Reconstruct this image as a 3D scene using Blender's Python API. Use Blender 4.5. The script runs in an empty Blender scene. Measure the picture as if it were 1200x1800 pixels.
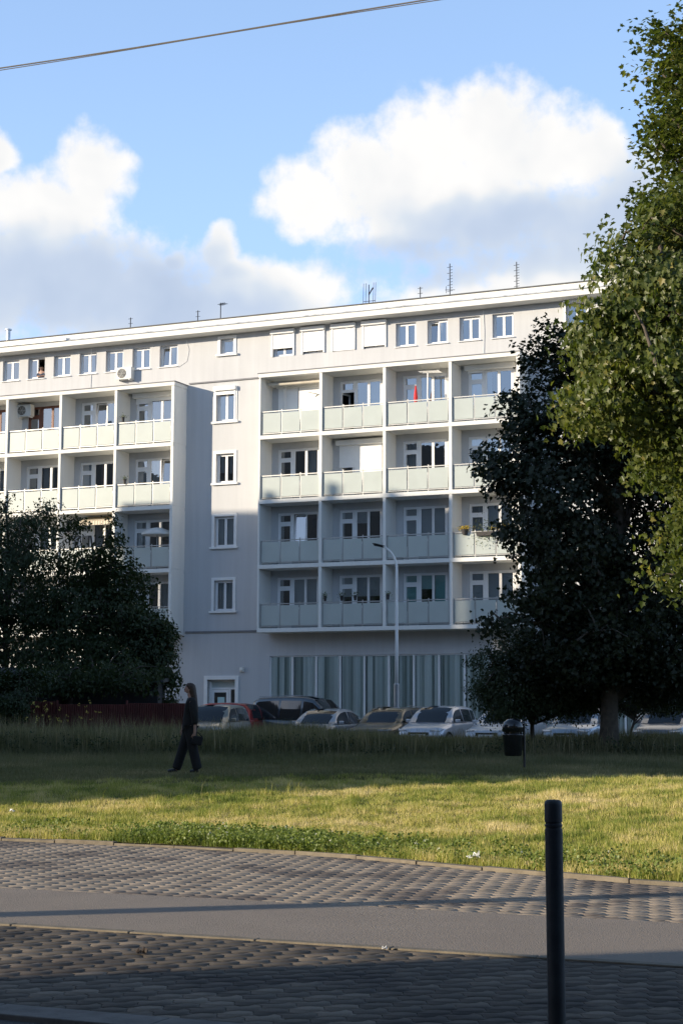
import bpy, bmesh, math, random
import numpy as np
from mathutils import Vector, Matrix, Euler
random.seed(7); RNG = np.random.default_rng(7)
R = math.radians
C = bpy.context.scene.collection
scene = bpy.context.scene

# ------------------------------------------------------------------ camera
cam = bpy.data.cameras.new('camera'); camo = bpy.data.objects.new('camera', cam); C.objects.link(camo)
camo.location = (0, 0, 1.55)
cam.sensor_fit = 'VERTICAL'; cam.sensor_height = 36; cam.lens = 60.0
camo.matrix_world = Matrix.Translation((0, 0, 1.55)) @ Matrix.Rotation(R(90 + 6.89), 4, 'X') @ Matrix.Rotation(R(0.21), 4, 'Z')
cam.clip_start = 0.1; cam.clip_end = 3000
scene.camera = camo

# ------------------------------------------------------------------ sun and sky
SUN_EL = 13.0
SH = Vector((-0.956, -0.292, 0)).normalized()            # towards the sun, on the ground
SUN_ROT = math.atan2(SH.x, SH.y)
sd = bpy.data.lights.new('sun', 'SUN'); sd.energy = 4.9; sd.angle = R(0.55); sd.color = (1.0, 0.86, 0.66)
so = bpy.data.objects.new('sun', sd); C.objects.link(so)
sv = Vector((SH.x * math.cos(R(SUN_EL)), SH.y * math.cos(R(SUN_EL)), math.sin(R(SUN_EL))))
so.rotation_euler = sv.to_track_quat('Z', 'Y').to_euler()

scene.view_settings.view_transform = 'Standard'
scene.view_settings.look = 'None'
scene.view_settings.exposure = 0.62
scene.view_settings.gamma = 1.0

class NT:
    """small helper for writing node trees"""
    def __init__(s, tree): s.t = tree
    def n(s, typ, **kw):
        nd = s.t.nodes.new(typ)
        for k, v in kw.items(): setattr(nd, k, v)
        return nd
    def l(s, a, b): s.t.links.new(a, b)
    def put(s, sock, v):
        if hasattr(v, 'is_linked') or isinstance(v, bpy.types.NodeSocket): s.l(v, sock)
        else: sock.default_value = v
    def m(s, op, a, b=None, c=None, clamp=False):
        nd = s.n('ShaderNodeMath', operation=op); nd.use_clamp = clamp
        s.put(nd.inputs[0], a)
        if b is not None: s.put(nd.inputs[1], b)
        if c is not None: s.put(nd.inputs[2], c)
        return nd.outputs[0]
    def v(s, op, a, b=None):
        nd = s.n('ShaderNodeVectorMath', operation=op)
        s.put(nd.inputs[0], a)
        if b is not None: s.put(nd.inputs[1], b)
        return nd.outputs['Value'] if op in ('LENGTH', 'DOT_PRODUCT') else nd.outputs[0]
    def mix(s, f, a, b, kind='MIX'):
        nd = s.n('ShaderNodeMix', data_type='RGBA', blend_type=kind)
        s.put(nd.inputs[0], f); s.put(nd.inputs[6], a); s.put(nd.inputs[7], b)
        return nd.outputs[2]
    def ramp(s, f, stops, interp='LINEAR'):
        nd = s.n('ShaderNodeValToRGB'); s.put(nd.inputs[0], f); cr = nd.color_ramp; cr.interpolation = interp
        while len(cr.elements) < len(stops): cr.elements.new(0.5)
        for e, (p, c) in zip(cr.elements, stops): e.position = p; e.color = (*c, 1) if len(c) == 3 else c
        return nd.outputs[0]
    def noise(s, vec, scale, detail=4, rough=0.55, dist=0.0, dim='3D'):
        nd = s.n('ShaderNodeTexNoise', noise_dimensions=dim)
        if vec is not None: s.l(vec, nd.inputs['Vector'])
        nd.inputs['Scale'].default_value = scale; nd.inputs['Detail'].default_value = detail
        nd.inputs['Roughness'].default_value = rough; nd.inputs['Distortion'].default_value = dist
        return nd.outputs[0]
    def sstep(s, x, a, b, o0=0.0, o1=1.0):
        nd = s.n('ShaderNodeMapRange', interpolation_type='SMOOTHSTEP'); s.put(nd.inputs[0], x)
        nd.inputs[1].default_value = a; nd.inputs[2].default_value = b
        nd.inputs[3].default_value = o0; nd.inputs[4].default_value = o1
        return nd.outputs[0]

world = bpy.data.worlds.new('World'); scene.world = world; world.use_nodes = True
wt = world.node_tree; W = NT(wt)
bg = wt.nodes['Background']
sky = W.n('ShaderNodeTexSky', sky_type='NISHITA', sun_disc=False)
sky.sun_elevation = R(SUN_EL); sky.sun_rotation = SUN_ROT; sky.altitude = 100; sky.air_density = 1.0; sky.dust_density = 0.6; sky.ozone_density = 1.6
geo = W.n('ShaderNodeTexCoord')
DIRV = W.v('NORMALIZE', geo.outputs['Generated'])
sx = W.n('ShaderNodeSeparateXYZ'); W.l(DIRV, sx.inputs[0])
az = W.m('MULTIPLY', W.m('ARCTAN2', sx.outputs[0], sx.outputs[1]), 30.0)     # compass direction, 30 units per radian
el = W.m('MULTIPLY', W.m('ARCSINE', sx.outputs[2]), 30.0)
cmb = W.n('ShaderNodeCombineXYZ'); W.l(az, cmb.inputs[0]); W.l(el, cmb.inputs[1])
# clouds: (compass, height, half width, half height) in those units
CLOUDS = [(-0.65,9.05,.95,.75),(0.4,9.4,1.1,1.0),(1.5,9.9,1.2,1.05),(2.7,10.05,1.2,1.1),(3.7,9.75,1.2,.95),(4.65,9.7,.65,.75),
          (1.9,9.0,2.8,1.15),(5.5,8.3,3.3,1.6),(4.2,7.2,3.9,1.15),
          (-6.3,9.65,.5,.42),(-4.5,9.4,.8,.75),(-5.3,8.7,1.5,.85),(-5.8,7.6,3.2,1.15),(-3.8,7.3,2.3,.9),
          (-2.2,8.15,.42,.48),(-1.9,7.8,.6,.3),(-3.02,7.95,.22,.22),(-1.3,7.4,1.6,.7),(-3.2,7.1,2.6,.95),(-11.5,9,4.2,2.6),(12,9,4.5,2.6)]
GREY = [(3.9,8.4,2.6,.7),(1.5,8.0,2.0,.45),(6.2,8.6,1.6,1.3),(-5.2,7.5,3.2,.9),(-2.8,6.9,2.4,.7)]
wn = W.n('ShaderNodeTexNoise', noise_dimensions='2D'); W.l(cmb.outputs[0], wn.inputs['Vector']); wn.inputs['Scale'].default_value = 1.3; wn.inputs['Detail'].default_value = 1.5
wv = W.v('SCALE', W.v('SUBTRACT', wn.outputs['Color'], (0.5, 0.5, 0.5))); wv.node.inputs['Scale'].default_value = 0.45
pw = W.v('ADD', cmb.outputs[0], wv)
def union(lst, k):
    acc = None
    for (cx, cy, rx, ry) in lst:
        q = W.v('MULTIPLY', W.v('SUBTRACT', pw, (cx, cy, 0)), (1 / rx, 1 / ry, 0))
        d = W.v('DOT_PRODUCT', q, q)
        acc = d if acc is None else W.m('SMOOTH_MIN', acc, d, k)
    return W.m('MAXIMUM', W.m('SUBTRACT', 1.0, acc), -1.0)
nz = W.noise(cmb.outputs[0], 1.9, 8, 0.58, 0.0, '2D')
nzl = W.noise(cmb.outputs[0], 0.55, 3, 0.5, 0.0, '2D')
D0 = W.m('ADD', union(CLOUDS, 0.3), W.m('MULTIPLY', W.m('SUBTRACT', nz, 0.5), 1.35))
GR = W.sstep(union(GREY, 0.5), -0.9, 0.9)
alpha = W.m('MULTIPLY', W.sstep(D0, -0.25, 0.70, 0.0, 0.95), W.sstep(el, -0.5, 1.5))
veil = W.m('ADD', W.sstep(el, 13.0, 5.5, 0.0, 0.25), W.sstep(el, 24.0, 13.0, 0.0, 0.42))
lit = W.m('ADD', 0.86, W.m('ADD', W.m('MULTIPLY', W.m('SUBTRACT', nzl, 0.5), 0.8), W.m('MULTIPLY', W.m('SUBTRACT', nz, 0.5), 0.35)))
lit = W.m('SUBTRACT', lit, W.m('MULTIPLY', GR, 0.62))
lit = W.m('SUBTRACT', lit, W.sstep(D0, 1.3, 0.0, 0.0, -0.22), clamp=True)
ccol = W.ramp(lit, [(0.0, (0.31, 0.375, 0.49)), (0.35, (0.38, 0.44, 0.54)), (0.62, (0.48, 0.52, 0.57)), (0.82, (0.62, 0.615, 0.605)), (1.0, (0.68, 0.665, 0.64))])
SKYK = 0.14
sk = W.v('SCALE', sky.outputs[0]); sk.node.inputs['Scale'].default_value = SKYK
skv = W.mix(veil, sk, (0.38, 0.58, 0.98, 1))
fin = W.mix(alpha, skv, ccol)
W.l(fin, bg.inputs[0]); bg.inputs[1].default_value = 1.0

# ------------------------------------------------------------------ helpers
TH = R(24.01)
U = Vector((math.cos(TH), -math.sin(TH), 0)); N = Vector((math.sin(TH), math.cos(TH), 0))
P0 = Vector((0, 71.2, 0))
def BW(s, d, z): return P0 + U * s + N * d + Vector((0, 0, z))     # building frame -> world
def L(u, n, z=0): return U * u + N * n + Vector((0, 0, z))          # street frame -> world

def prop(o, label=None, cat=None, group=None, kind=None):
    if label: o['label'] = label
    if cat: o['category'] = cat
    if group: o['group'] = group
    if kind: o['kind'] = kind
    return o
def thing(name, label, cat, loc=(0, 0, 0), rz=0, group=None):
    o = bpy.data.objects.new(name, None); C.objects.link(o); o.location = loc; o.rotation_euler = (0, 0, rz)
    o.empty_display_size = 0.2
    return prop(o, label, cat, group)
def link(name, me, parent=None):
    o = bpy.data.objects.new(name, me); C.objects.link(o)
    if parent: o.parent = parent
    return o
def kids(o): return list(o.children)
def copy_tree(o, parent=None):
    ch = [c for c in bpy.data.objects if c.parent == o]
    c = o.copy(); C.objects.link(c)
    if parent: c.parent = parent; c.matrix_parent_inverse = o.matrix_parent_inverse
    for k in ch: copy_tree(k, c)
    return c

class MB:
    def __init__(s): s.v = []; s.f = []; s.mi = []; s.cur = 0
    def add(s, vs, fs):
        b = len(s.v); s.v += [tuple(v) for v in vs]; s.f += [tuple(b + i for i in f) for f in fs]; s.mi += [s.cur] * len(fs)
    def quad(s, a, b, c, d): s.add([a, b, c, d], [(0, 1, 2, 3)])
    def box(s, x0, x1, y0, y1, z0, z1):
        s.add([(x0, y0, z0), (x1, y0, z0), (x1, y1, z0), (x0, y1, z0), (x0, y0, z1), (x1, y0, z1), (x1, y1, z1), (x0, y1, z1)],
              [(0, 3, 2, 1), (4, 5, 6, 7), (0, 1, 5, 4), (1, 2, 6, 5), (2, 3, 7, 6), (3, 0, 4, 7)])
    def tube(s, pts, r, n=8, cap=True):
        pts = [Vector(p) for p in pts]; rs = r if isinstance(r, (list, tuple)) else [r] * len(pts)
        rings = []; up = Vector((0, 0, 1))
        prev = None
        for i, p in enumerate(pts):
            t = (pts[min(i + 1, len(pts) - 1)] - pts[max(i - 1, 0)]).normalized()
            if prev is None:
                a = t.cross(up if abs(t.z) < 0.95 else Vector((1, 0, 0))).normalized()
            else:
                a = (prev - t * prev.dot(t))
                a = a.normalized() if a.length > 1e-6 else t.orthogonal().normalized()
            prev = a; b = t.cross(a)
            rings.append([p + (a * math.cos(2 * math.pi * k / n) + b * math.sin(2 * math.pi * k / n)) * rs[i] for k in range(n)])
        vs = [v for rg in rings for v in rg]; fs = []
        for i in range(len(pts) - 1):
            for k in range(n):
                k2 = (k + 1) % n; fs.append((i * n + k, i * n + k2, (i + 1) * n + k2, (i + 1) * n + k))
        if cap: fs.append(tuple(range(n))[::-1]); fs.append(tuple((len(pts) - 1) * n + k for k in range(n)))
        s.add(vs, fs)
    def lathe(s, prof, n=20, c=(0, 0)):
        vs = []; fs = []
        for (r, z) in prof:
            for k in range(n): vs.append((c[0] + r * math.cos(2 * math.pi * k / n), c[1] + r * math.sin(2 * math.pi * k / n), z))
        for i in range(len(prof) - 1):
            for k in range(n):
                k2 = (k + 1) % n; fs.append((i * n + k, i * n + k2, (i + 1) * n + k2, (i + 1) * n + k))
        fs.append(tuple(range(n))[::-1]); fs.append(tuple((len(prof) - 1) * n + k for k in range(n)))
        s.add(vs, fs)
    def build(s, name, mat, parent=None, smooth=False, bevel=0, solid=0):
        me = bpy.data.meshes.new(name); me.from_pydata(s.v, [], s.f); me.update()
        mats = mat if isinstance(mat, (list, tuple)) else [mat]
        for m in mats: me.materials.append(m)
        if len(mats) > 1: me.polygons.foreach_set('material_index', s.mi)
        if smooth: me.polygons.foreach_set('use_smooth', [True] * len(me.polygons))
        o = link(name, me, parent)
        if solid: md = o.modifiers.new('thick', 'SOLIDIFY'); md.thickness = solid; md.offset = 0
        if bevel: md = o.modifiers.new('bevel', 'BEVEL'); md.width = bevel; md.segments = 2; md.limit_method = 'ANGLE'
        return o

def np_mesh(name, verts, loops, starts, mat, parent=None, var=None, smooth=False):
    me = bpy.data.meshes.new(name)
    me.vertices.add(len(verts)); me.vertices.foreach_set('co', np.ascontiguousarray(verts, dtype=np.float32).ravel())
    me.loops.add(len(loops)); me.loops.foreach_set('vertex_index', np.ascontiguousarray(loops, dtype=np.int32))
    me.polygons.add(len(starts)); me.polygons.foreach_set('loop_start', np.ascontiguousarray(starts, dtype=np.int32))
    me.update(calc_edges=True)
    if var is not None:
        a = me.attributes.new('var', 'FLOAT', 'FACE'); a.data.foreach_set('value', np.ascontiguousarray(var, dtype=np.float32))
    if smooth: me.polygons.foreach_set('use_smooth', np.ones(len(starts), dtype=bool))
    me.materials.append(mat); me.validate()
    return link(name, me, parent)

# ------------------------------------------------------------------ materials
def mat_new(name):
    m = bpy.data.materials.new(name); m.use_nodes = True
    return m, NT(m.node_tree), m.node_tree.nodes['Principled BSDF']
def mat(name, col, rough=0.6, metal=0.0, spec=0.5, var=0.12, vscale=3.0, bump=0.0, bscale=60, coat=0.0, transl=0.0, alpha=None):
    m, T, b = mat_new(name)
    b.inputs['Roughness'].default_value = rough; b.inputs['Metallic'].default_value = metal
    b.inputs['Specular IOR Level'].default_value = spec
    if coat: b.inputs['Coat Weight'].default_value = coat; b.inputs['Coat Roughness'].default_value = 0.03
    tc = T.n('ShaderNodeTexCoord')
    if var:
        f = T.noise(tc.outputs['Object'], vscale, 5, 0.6)
        c0 = tuple(max(0, c * (1 - var)) for c in col); c1 = tuple(min(1, c * (1 + var)) for c in col)
        T.l(T.ramp(f, [(0.3, c0), (0.7, c1)]), b.inputs['Base Color'])
    else: b.inputs['Base Color'].default_value = (*col, 1)
    if bump:
        bp = T.n('ShaderNodeBump'); bp.inputs['Strength'].default_value = bump; bp.inputs['Distance'].default_value = 0.01
        T.l(T.noise(tc.outputs['Object'], bscale, 4), bp.inputs['Height']); T.l(bp.outputs[0], b.inputs['Normal'])
    if transl:
        out = m.node_tree.nodes['Material Output']; tr = T.n('ShaderNodeBsdfTranslucent'); tr.inputs[0].default_value = (*col, 1)
        ms = T.n('ShaderNodeMixShader'); ms.inputs[0].default_value = transl
        T.l(b.outputs[0], ms.inputs[1]); T.l(tr.outputs[0], ms.inputs[2]); T.l(ms.outputs[0], out.inputs[0])
    return m
def plaster(name, col, streak=0.06):
    m, T, b = mat_new(name); tc = T.n('ShaderNodeTexCoord'); o = tc.outputs['Object']
    big = T.noise(o, 0.35, 5, 0.55)
    mp = T.n('ShaderNodeMapping'); T.l(o, mp.inputs[0]); mp.inputs['Scale'].default_value = (3.2, 3.2, 0.18)
    st = T.noise(mp.outputs[0], 1.0, 5, 0.65)
    fine = T.noise(o, 14, 6, 0.7)
    v = T.m('ADD', T.m('MULTIPLY', T.m('SUBTRACT', big, 0.5), 0.16), T.m('ADD', T.m('MULTIPLY', T.m('SUBTRACT', st, 0.5), streak * 3), T.m('MULTIPLY', T.m('SUBTRACT', fine, 0.5), 0.08)))
    v = T.m('ADD', v, 1.0)
    c = T.v('SCALE', tuple(col)); T.l(v, c.node.inputs['Scale']); T.l(c, b.inputs['Base Color'])
    b.inputs['Roughness'].default_value = 0.9; b.inputs['Specular IOR Level'].default_value = 0.2
    bp = T.n('ShaderNodeBump'); bp.inputs['Strength'].default_value = 0.25; bp.inputs['Distance'].default_value = 0.01
    T.l(T.noise(o, 45, 4, 0.7), bp.inputs['Height']); T.l(bp.outputs[0], b.inputs['Normal'])
    return m
def glass(name, tint=(0.75, 0.8, 0.8), k=0.25, rough=0.0):
    m = bpy.data.materials.new(name); m.use_nodes = True; t = m.node_tree; T = NT(t); t.nodes.remove(t.nodes['Principled BSDF'])
    tr = T.n('ShaderNodeBsdfTransparent'); tr.inputs[0].default_value = (*tint, 1)
    gl = T.n('ShaderNodeBsdfGlossy'); gl.inputs['Roughness'].default_value = rough; gl.inputs[0].default_value = (0.95, 0.97, 1, 1)
    fr = T.n('ShaderNodeFresnel'); fr.inputs[0].default_value = 1.5
    tc = T.n('ShaderNodeTexCoord'); bp = T.n('ShaderNodeBump'); bp.inputs['Strength'].default_value = 0.06; bp.inputs['Distance'].default_value = 0.05
    T.l(T.noise(tc.outputs['Object'], 1.3, 2), bp.inputs['Height']); T.l(bp.outputs[0], gl.inputs['Normal'])
    f = T.m('ADD', fr.outputs[0], k, clamp=True)
    ms = T.n('ShaderNodeMixShader'); T.l(f, ms.inputs[0]); T.l(tr.outputs[0], ms.inputs[1]); T.l(gl.outputs[0], ms.inputs[2])
    T.l(ms.outputs[0], t.nodes['Material Output'].inputs[0]); return m
def varmat(name, stops, rough=0.6, transl=0.25, tcol=None, spec=0.4, patch=None, sheen=0):
    m, T, b = mat_new(name); at = T.n('ShaderNodeAttribute', attribute_name='var')
    c = T.ramp(at.outputs['Fac'], stops)
    T.l(c, b.inputs['Base Color']); b.inputs['Roughness'].default_value = rough; b.inputs['Specular IOR Level'].default_value = spec
    if transl:
        tr = T.n('ShaderNodeBsdfTranslucent'); T.l(T.mix(1.0, c, tcol or (1.3, 1.35, 0.6, 1), 'MULTIPLY'), tr.inputs[0])
        ms = T.n('ShaderNodeMixShader'); ms.inputs[0].default_value = transl
        T.l(b.outputs[0], ms.inputs[1]); T.l(tr.outputs[0], ms.inputs[2]); T.l(ms.outputs[0], m.node_tree.nodes['Material Output'].inputs[0])
    return m

M = {}
M['wall'] = plaster('grey_plaster', (0.515, 0.52, 0.53), 0.085)
M['cage'] = plaster('cream_plaster', (0.74, 0.735, 0.70), 0.06)
M['white'] = mat('white_paint', (0.78, 0.78, 0.77), 0.55, var=0.05)
M['pvc'] = mat('white_plastic_frame', (0.80, 0.80, 0.80), 0.35, var=0.03)
M['brown'] = mat('brown_wood_frame', (0.16, 0.06, 0.035), 0.5, var=0.2)
M['grille'] = mat('rail_metal', (0.42, 0.42, 0.41), 0.45, 0.5, var=0.08)
M['frost'] = mat('frosted_glass', (0.61, 0.66, 0.635), 0.35, spec=0.5, var=0.05, vscale=1.2, transl=0.35)
M['glass'] = glass('window_glass')
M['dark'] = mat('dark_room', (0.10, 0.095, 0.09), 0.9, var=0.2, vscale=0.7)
M['curtain'] = mat('white_net_curtain', (0.85, 0.85, 0.85), 0.9, var=0.06, transl=0.4)
M['curtain_pink'] = mat('pink_curtain', (0.62, 0.36, 0.30), 0.9, var=0.06, transl=0.4)
M['blind_grey'] = mat('grey_blind', (0.58, 0.59, 0.61), 0.8, var=0.05)
M['blind_teal'] = mat('teal_blind', (0.35, 0.66, 0.66), 0.8, var=0.05)
M['shutter'] = mat('white_shutter', (0.84, 0.84, 0.83), 0.45, var=0.03, bump=0.0)
M['roof'] = mat('roof_felt', (0.12, 0.12, 0.12), 0.9)
M['flash'] = mat('zinc_flashing', (0.62, 0.64, 0.66), 0.4, 0.3, var=0.35, vscale=2.2)
M['whiteflash'] = mat('new_white_flashing', (0.85, 0.85, 0.83), 0.4, var=0.03)
M['black'] = mat('black_plastic', (0.012, 0.012, 0.014), 0.35)
M['steel'] = mat('steel', (0.35, 0.35, 0.36), 0.35, 0.8)
M['darksteel'] = mat('dark_steel', (0.05, 0.05, 0.055), 0.5, 0.6)
M['ac'] = mat('ac_casing', (0.68, 0.67, 0.62), 0.5)
M['brick'] = mat('dark_render', (.13, .12, .11), .9, var=.15)
M['ledge'] = mat('grey_ledge', (0.20, 0.20, 0.21), 0.8)

# ------------------------------------------------------------------ ground, paving, road
KERB = [(-60, 18.9), (-30, 18.7), (-18, 18.5), (-12.8, 18.35), (-10.4, 18.3), (-8.0, 17.92), (-6.7, 17.35), (-5.6, 16.88), (-4.15, 16.3), (-2.5, 16.0), (0, 15.85), (6, 15.7), (40, 15.6)]
KU = np.array([k[0] for k in KERB]); KN = np.array([k[1] for k in KERB])
un = np.array([[U.x, U.y], [N.x, N.y]])
def kern(u): return np.interp(u, KU, KN)
def vnoise(x, y, seed=0):
    """smooth value noise, numpy"""
    xi = np.floor(x).astype(int); yi = np.floor(y).astype(int); xf = x - xi; yf = y - yi
    def h(a, b):
        n = (a * 374761393 + b * 668265263 + seed * 1274126177) & 0x7fffffff
        n = (n ^ (n >> 13)) * 1274126177 & 0x7fffffff
        return ((n ^ (n >> 16)) & 0xffff) / 65535.0
    xf = xf * xf * (3 - 2 * xf); yf = yf * yf * (3 - 2 * yf)
    return (h(xi, yi) * (1 - xf) + h(xi + 1, yi) * xf) * (1 - yf) + (h(xi, yi + 1) * (1 - xf) + h(xi + 1, yi + 1) * xf) * yf
def fbm(x, y, seed=0, o=4):
    r = 0; a = 0.5
    for i in range(o): r = r + a * vnoise(x * 2 ** i, y * 2 ** i, seed + i); a *= 0.5
    return r / (1 - 0.5 ** o)
def lawn_h(x, y):
    x = np.asarray(x, float); y = np.asarray(y, float)
    u = x * U.x + y * U.y; n = x * N.x + y * N.y
    t = np.clip((n - kern(u)) / 12.0, 0, 1)
    h = 0.03 + 0.47 * (t * t * (3 - 2 * t))
    return h + (fbm(x * 0.5, y * 0.5, 3) - 0.5) * 0.08 * np.clip((n - kern(u)) / 2, 0, 1) * np.clip((46 - y) / 6, 0, 1)

def ground_mat():
    m, T, b = mat_new('soil_and_dry_grass'); tc = T.n('ShaderNodeTexCoord'); o = tc.outputs['Object']
    a = T.noise(o, 0.8, 6, 0.65); f = T.noise(o, 22, 6, 0.7)
    c = T.mix(T.sstep(a, 0.4, 0.62), (0.14, 0.15, 0.04, 1), (0.34, 0.28, 0.13, 1))
    c = T.mix(T.sstep(f, 0.45, 0.75), c, (0.10, 0.085, 0.05, 1))
    T.l(c, b.inputs['Base Color']); b.inputs['Roughness'].default_value = 0.95; b.inputs['Specular IOR Level'].default_value = 0.1
    bp = T.n('ShaderNodeBump'); bp.inputs['Distance'].default_value = 0.05; T.l(f, bp.inputs['Height']); T.l(bp.outputs[0], b.inputs['Normal'])
    return m
M['soil'] = ground_mat()
def asphalt(name, col):
    m, T, b = mat_new(name); tc = T.n('ShaderNodeTexCoord'); o = tc.outputs['Object']
    f = T.noise(o, 120, 3, 0.8); g2 = T.noise(o, 1.2, 5, 0.6); vo = T.n('ShaderNodeTexVoronoi'); vo.inputs['Scale'].default_value = 90; T.l(o, vo.inputs['Vector'])
    v = T.m('ADD', 0.55, T.m('ADD', T.m('MULTIPLY', f, 0.55), T.m('MULTIPLY', g2, 0.35)))
    st = T.sstep(T.noise(o, 60, 2, 0.5), 0.63, 0.70, 0, 0.9)
    c = T.v('SCALE', tuple(col)); T.l(v, c.node.inputs['Scale'])
    c = T.mix(st, c, (0.26, 0.25, 0.23, 1)); T.l(c, b.inputs['Base Color']); b.inputs['Roughness'].default_value = 0.85
    bp = T.n('ShaderNodeBump'); bp.inputs['Strength'].default_value = 0.8; bp.inputs['Distance'].default_value = 0.006
    T.l(T.m('ADD', f, vo.outputs['Distance']), bp.inputs['Height']); T.l(bp.outputs[0], b.inputs['Normal'])
    return m
M['asphalt'] = asphalt('path_asphalt', (0.235, 0.195, 0.16))
M['asphalt_dark'] = asphalt('road_asphalt', (0.06, 0.06, 0.06))
M['kerb'] = mat('kerb_concrete', (0.165, 0.14, 0.105), 0.9, var=0.28, vscale=5, bump=0.5, bscale=40)
M['kerb_dark'] = mat('shaded_kerb_concrete', (0.13, 0.12, 0.11), 0.9, var=0.28, vscale=5, bump=0.5, bscale=40)  # kerb concrete with the foreground shade put into its colour
M['joint'] = mat('joint_sand', (0.035, 0.03, 0.026), 0.95, var=0.3, vscale=8)

# one sheet to the horizon
m_ = MB(); m_.quad((-700, -700, -0.03), (700, -700, -0.03), (700, 900, -0.03), (-700, 900, -0.03))
prop(m_.build('ground', M['soil']), kind='structure')
# the lawn terrain rising behind its kerb
us = np.concatenate([np.linspace(-60, -22, 12), np.linspace(-20, 12, 80), np.linspace(14, 60, 12)])
ts = np.concatenate([np.linspace(0, 14, 70), np.linspace(15, 110, 24)])
vv = []
for t in ts:
    for u in us:
        n = kern(u) + t; p = L(u, n); vv.append((p.x, p.y, float(lawn_h(p.x, p.y))))
nu = len(us); ff = [(i * nu + j, i * nu + j + 1, (i + 1) * nu + j + 1, (i + 1) * nu + j) for i in range(len(ts) - 1) for j in range(nu - 1)]
mb = MB(); mb.add(vv, ff); prop(mb.build('lawn', M['soil'], smooth=True), kind='structure')

def sheet(name, pts, z, mt, thick=None):
    mb = MB()
    if thick is None: mb.add([(*L(u, n)[:2], z) for u, n in pts], [tuple(range(len(pts)))])
    else:
        k = len(pts); mb.add([(*L(u, n)[:2], z) for u, n in pts] + [(*L(u, n)[:2], z - thick) for u, n in pts],
                             [tuple(range(k))] + [(i, (i + 1) % k, k + (i + 1) % k, k + i)[::-1] for i in range(k)])
    return prop(mb.build(name, mt), kind='structure')
sheet('cycle_path', [(-60, 11.03), (40, 11.03), (40, 13.29), (-60, 13.29)], 0.0, M['asphalt'])
sheet('paving_bed', [(-60, 7.95), (40, 7.95), (40, 10.90), (-60, 10.90)], -0.0045, M['joint'])
sheet('paving_bed', [(-60, 13.30)] + [(40, 13.30)] + [(k[0], k[1] - 0.1) for k in KERB[::-1]], -0.0045, M['joint'])
sheet('road', [(-60, -30), (40, -30), (40, 7.66), (-60, 7.66)], -0.02, M['asphalt_dark'])

# kerbs
def kerb_line(name, pts, w, z0, z1, seg=1.0, mt='kerb', wob=0.0):
    mb = MB(); rr = random.Random(5)
    for (a, b) in zip(pts[:-1], pts[1:]):
        pa = L(*a); pb = L(*b); ln = (pb - pa).length; k = max(1, int(ln / seg)); dr = (pb - pa).normalized(); nr = Vector((-dr.y, dr.x, 0))
        for i in range(k):
            s0 = pa + dr * (ln * i / k + 0.006); s1 = pa + dr * (ln * (i + 1) / k - 0.006); dz = rr.uniform(-wob, wob); of = rr.uniform(-wob, wob)
            q = [s0 + nr * of, s1 + nr * (of + rr.uniform(-wob, wob) * .5), s1 + nr * (w + of), s0 + nr * (w + of)]
            mb.add([(p.x, p.y, z0) for p in q] + [(p.x, p.y, z1 + dz + rr.uniform(-wob, wob) * .4) for p in q], [(0, 3, 2, 1), (4, 5, 6, 7), (0, 1, 5, 4), (1, 2, 6, 5), (2, 3, 7, 6), (3, 0, 4, 7)])
    return prop(mb.build(name, M[mt], bevel=0.006), kind='structure')
kerb_line('path_edging', [(-30, 10.91), (20, 10.91)], 0.10, -0.2, 0.012)
fine = [(-30, 18.7), (-18, 18.5), (-12.8, 18.35)] + [(u, float(kern(u))) for u in np.linspace(-12.0, -2.5, 12)] + [(0, 15.85), (6, 15.7), (30, 15.62)]
kerb_line('lawn_kerb', [(u, n - 0.10) for u, n in fine], 0.10, -0.2, 0.032, wob=0.014)
kerb_line('road_kerb', [(-30, 7.66), (20, 7.66)], 0.28, -0.3, 0.01, wob=0.002, mt='kerb_dark')

# interlocking pavers, real stones
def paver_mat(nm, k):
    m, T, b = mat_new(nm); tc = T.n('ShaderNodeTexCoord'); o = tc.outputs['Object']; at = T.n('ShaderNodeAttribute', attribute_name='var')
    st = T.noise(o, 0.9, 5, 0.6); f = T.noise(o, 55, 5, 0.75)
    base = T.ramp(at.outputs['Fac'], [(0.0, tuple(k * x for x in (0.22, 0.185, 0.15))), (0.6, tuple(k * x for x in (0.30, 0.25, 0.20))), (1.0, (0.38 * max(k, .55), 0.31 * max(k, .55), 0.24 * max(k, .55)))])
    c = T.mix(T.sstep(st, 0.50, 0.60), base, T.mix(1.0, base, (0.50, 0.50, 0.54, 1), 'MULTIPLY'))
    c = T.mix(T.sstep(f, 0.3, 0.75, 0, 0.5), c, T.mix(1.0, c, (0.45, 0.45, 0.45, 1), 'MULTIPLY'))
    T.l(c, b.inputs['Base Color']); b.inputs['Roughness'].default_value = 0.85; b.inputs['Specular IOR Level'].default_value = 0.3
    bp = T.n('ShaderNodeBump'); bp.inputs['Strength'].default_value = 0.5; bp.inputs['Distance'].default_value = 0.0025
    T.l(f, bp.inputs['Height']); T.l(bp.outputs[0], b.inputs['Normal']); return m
M['paver'] = paver_mat('concrete_paver', 1.0); M['paver_dirt_shade'] = paver_mat('dirty_shaded_paver', 0.30)  # near pavers: stained, and darkened further for the shade lying on them
def clip(poly, nx, ny, c):
    out = []
    for i in range(len(poly)):
        a = poly[i]; b = poly[(i + 1) % len(poly)]; da = a[0] * nx + a[1] * ny - c; db = b[0] * nx + b[1] * ny - c
        if da >= 0: out.append(a)
        if (da >= 0) != (db >= 0): t = da / (da - db); out.append((a[0] + (b[0] - a[0]) * t, a[1] + (b[1] - a[1]) * t))
    return out
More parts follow.
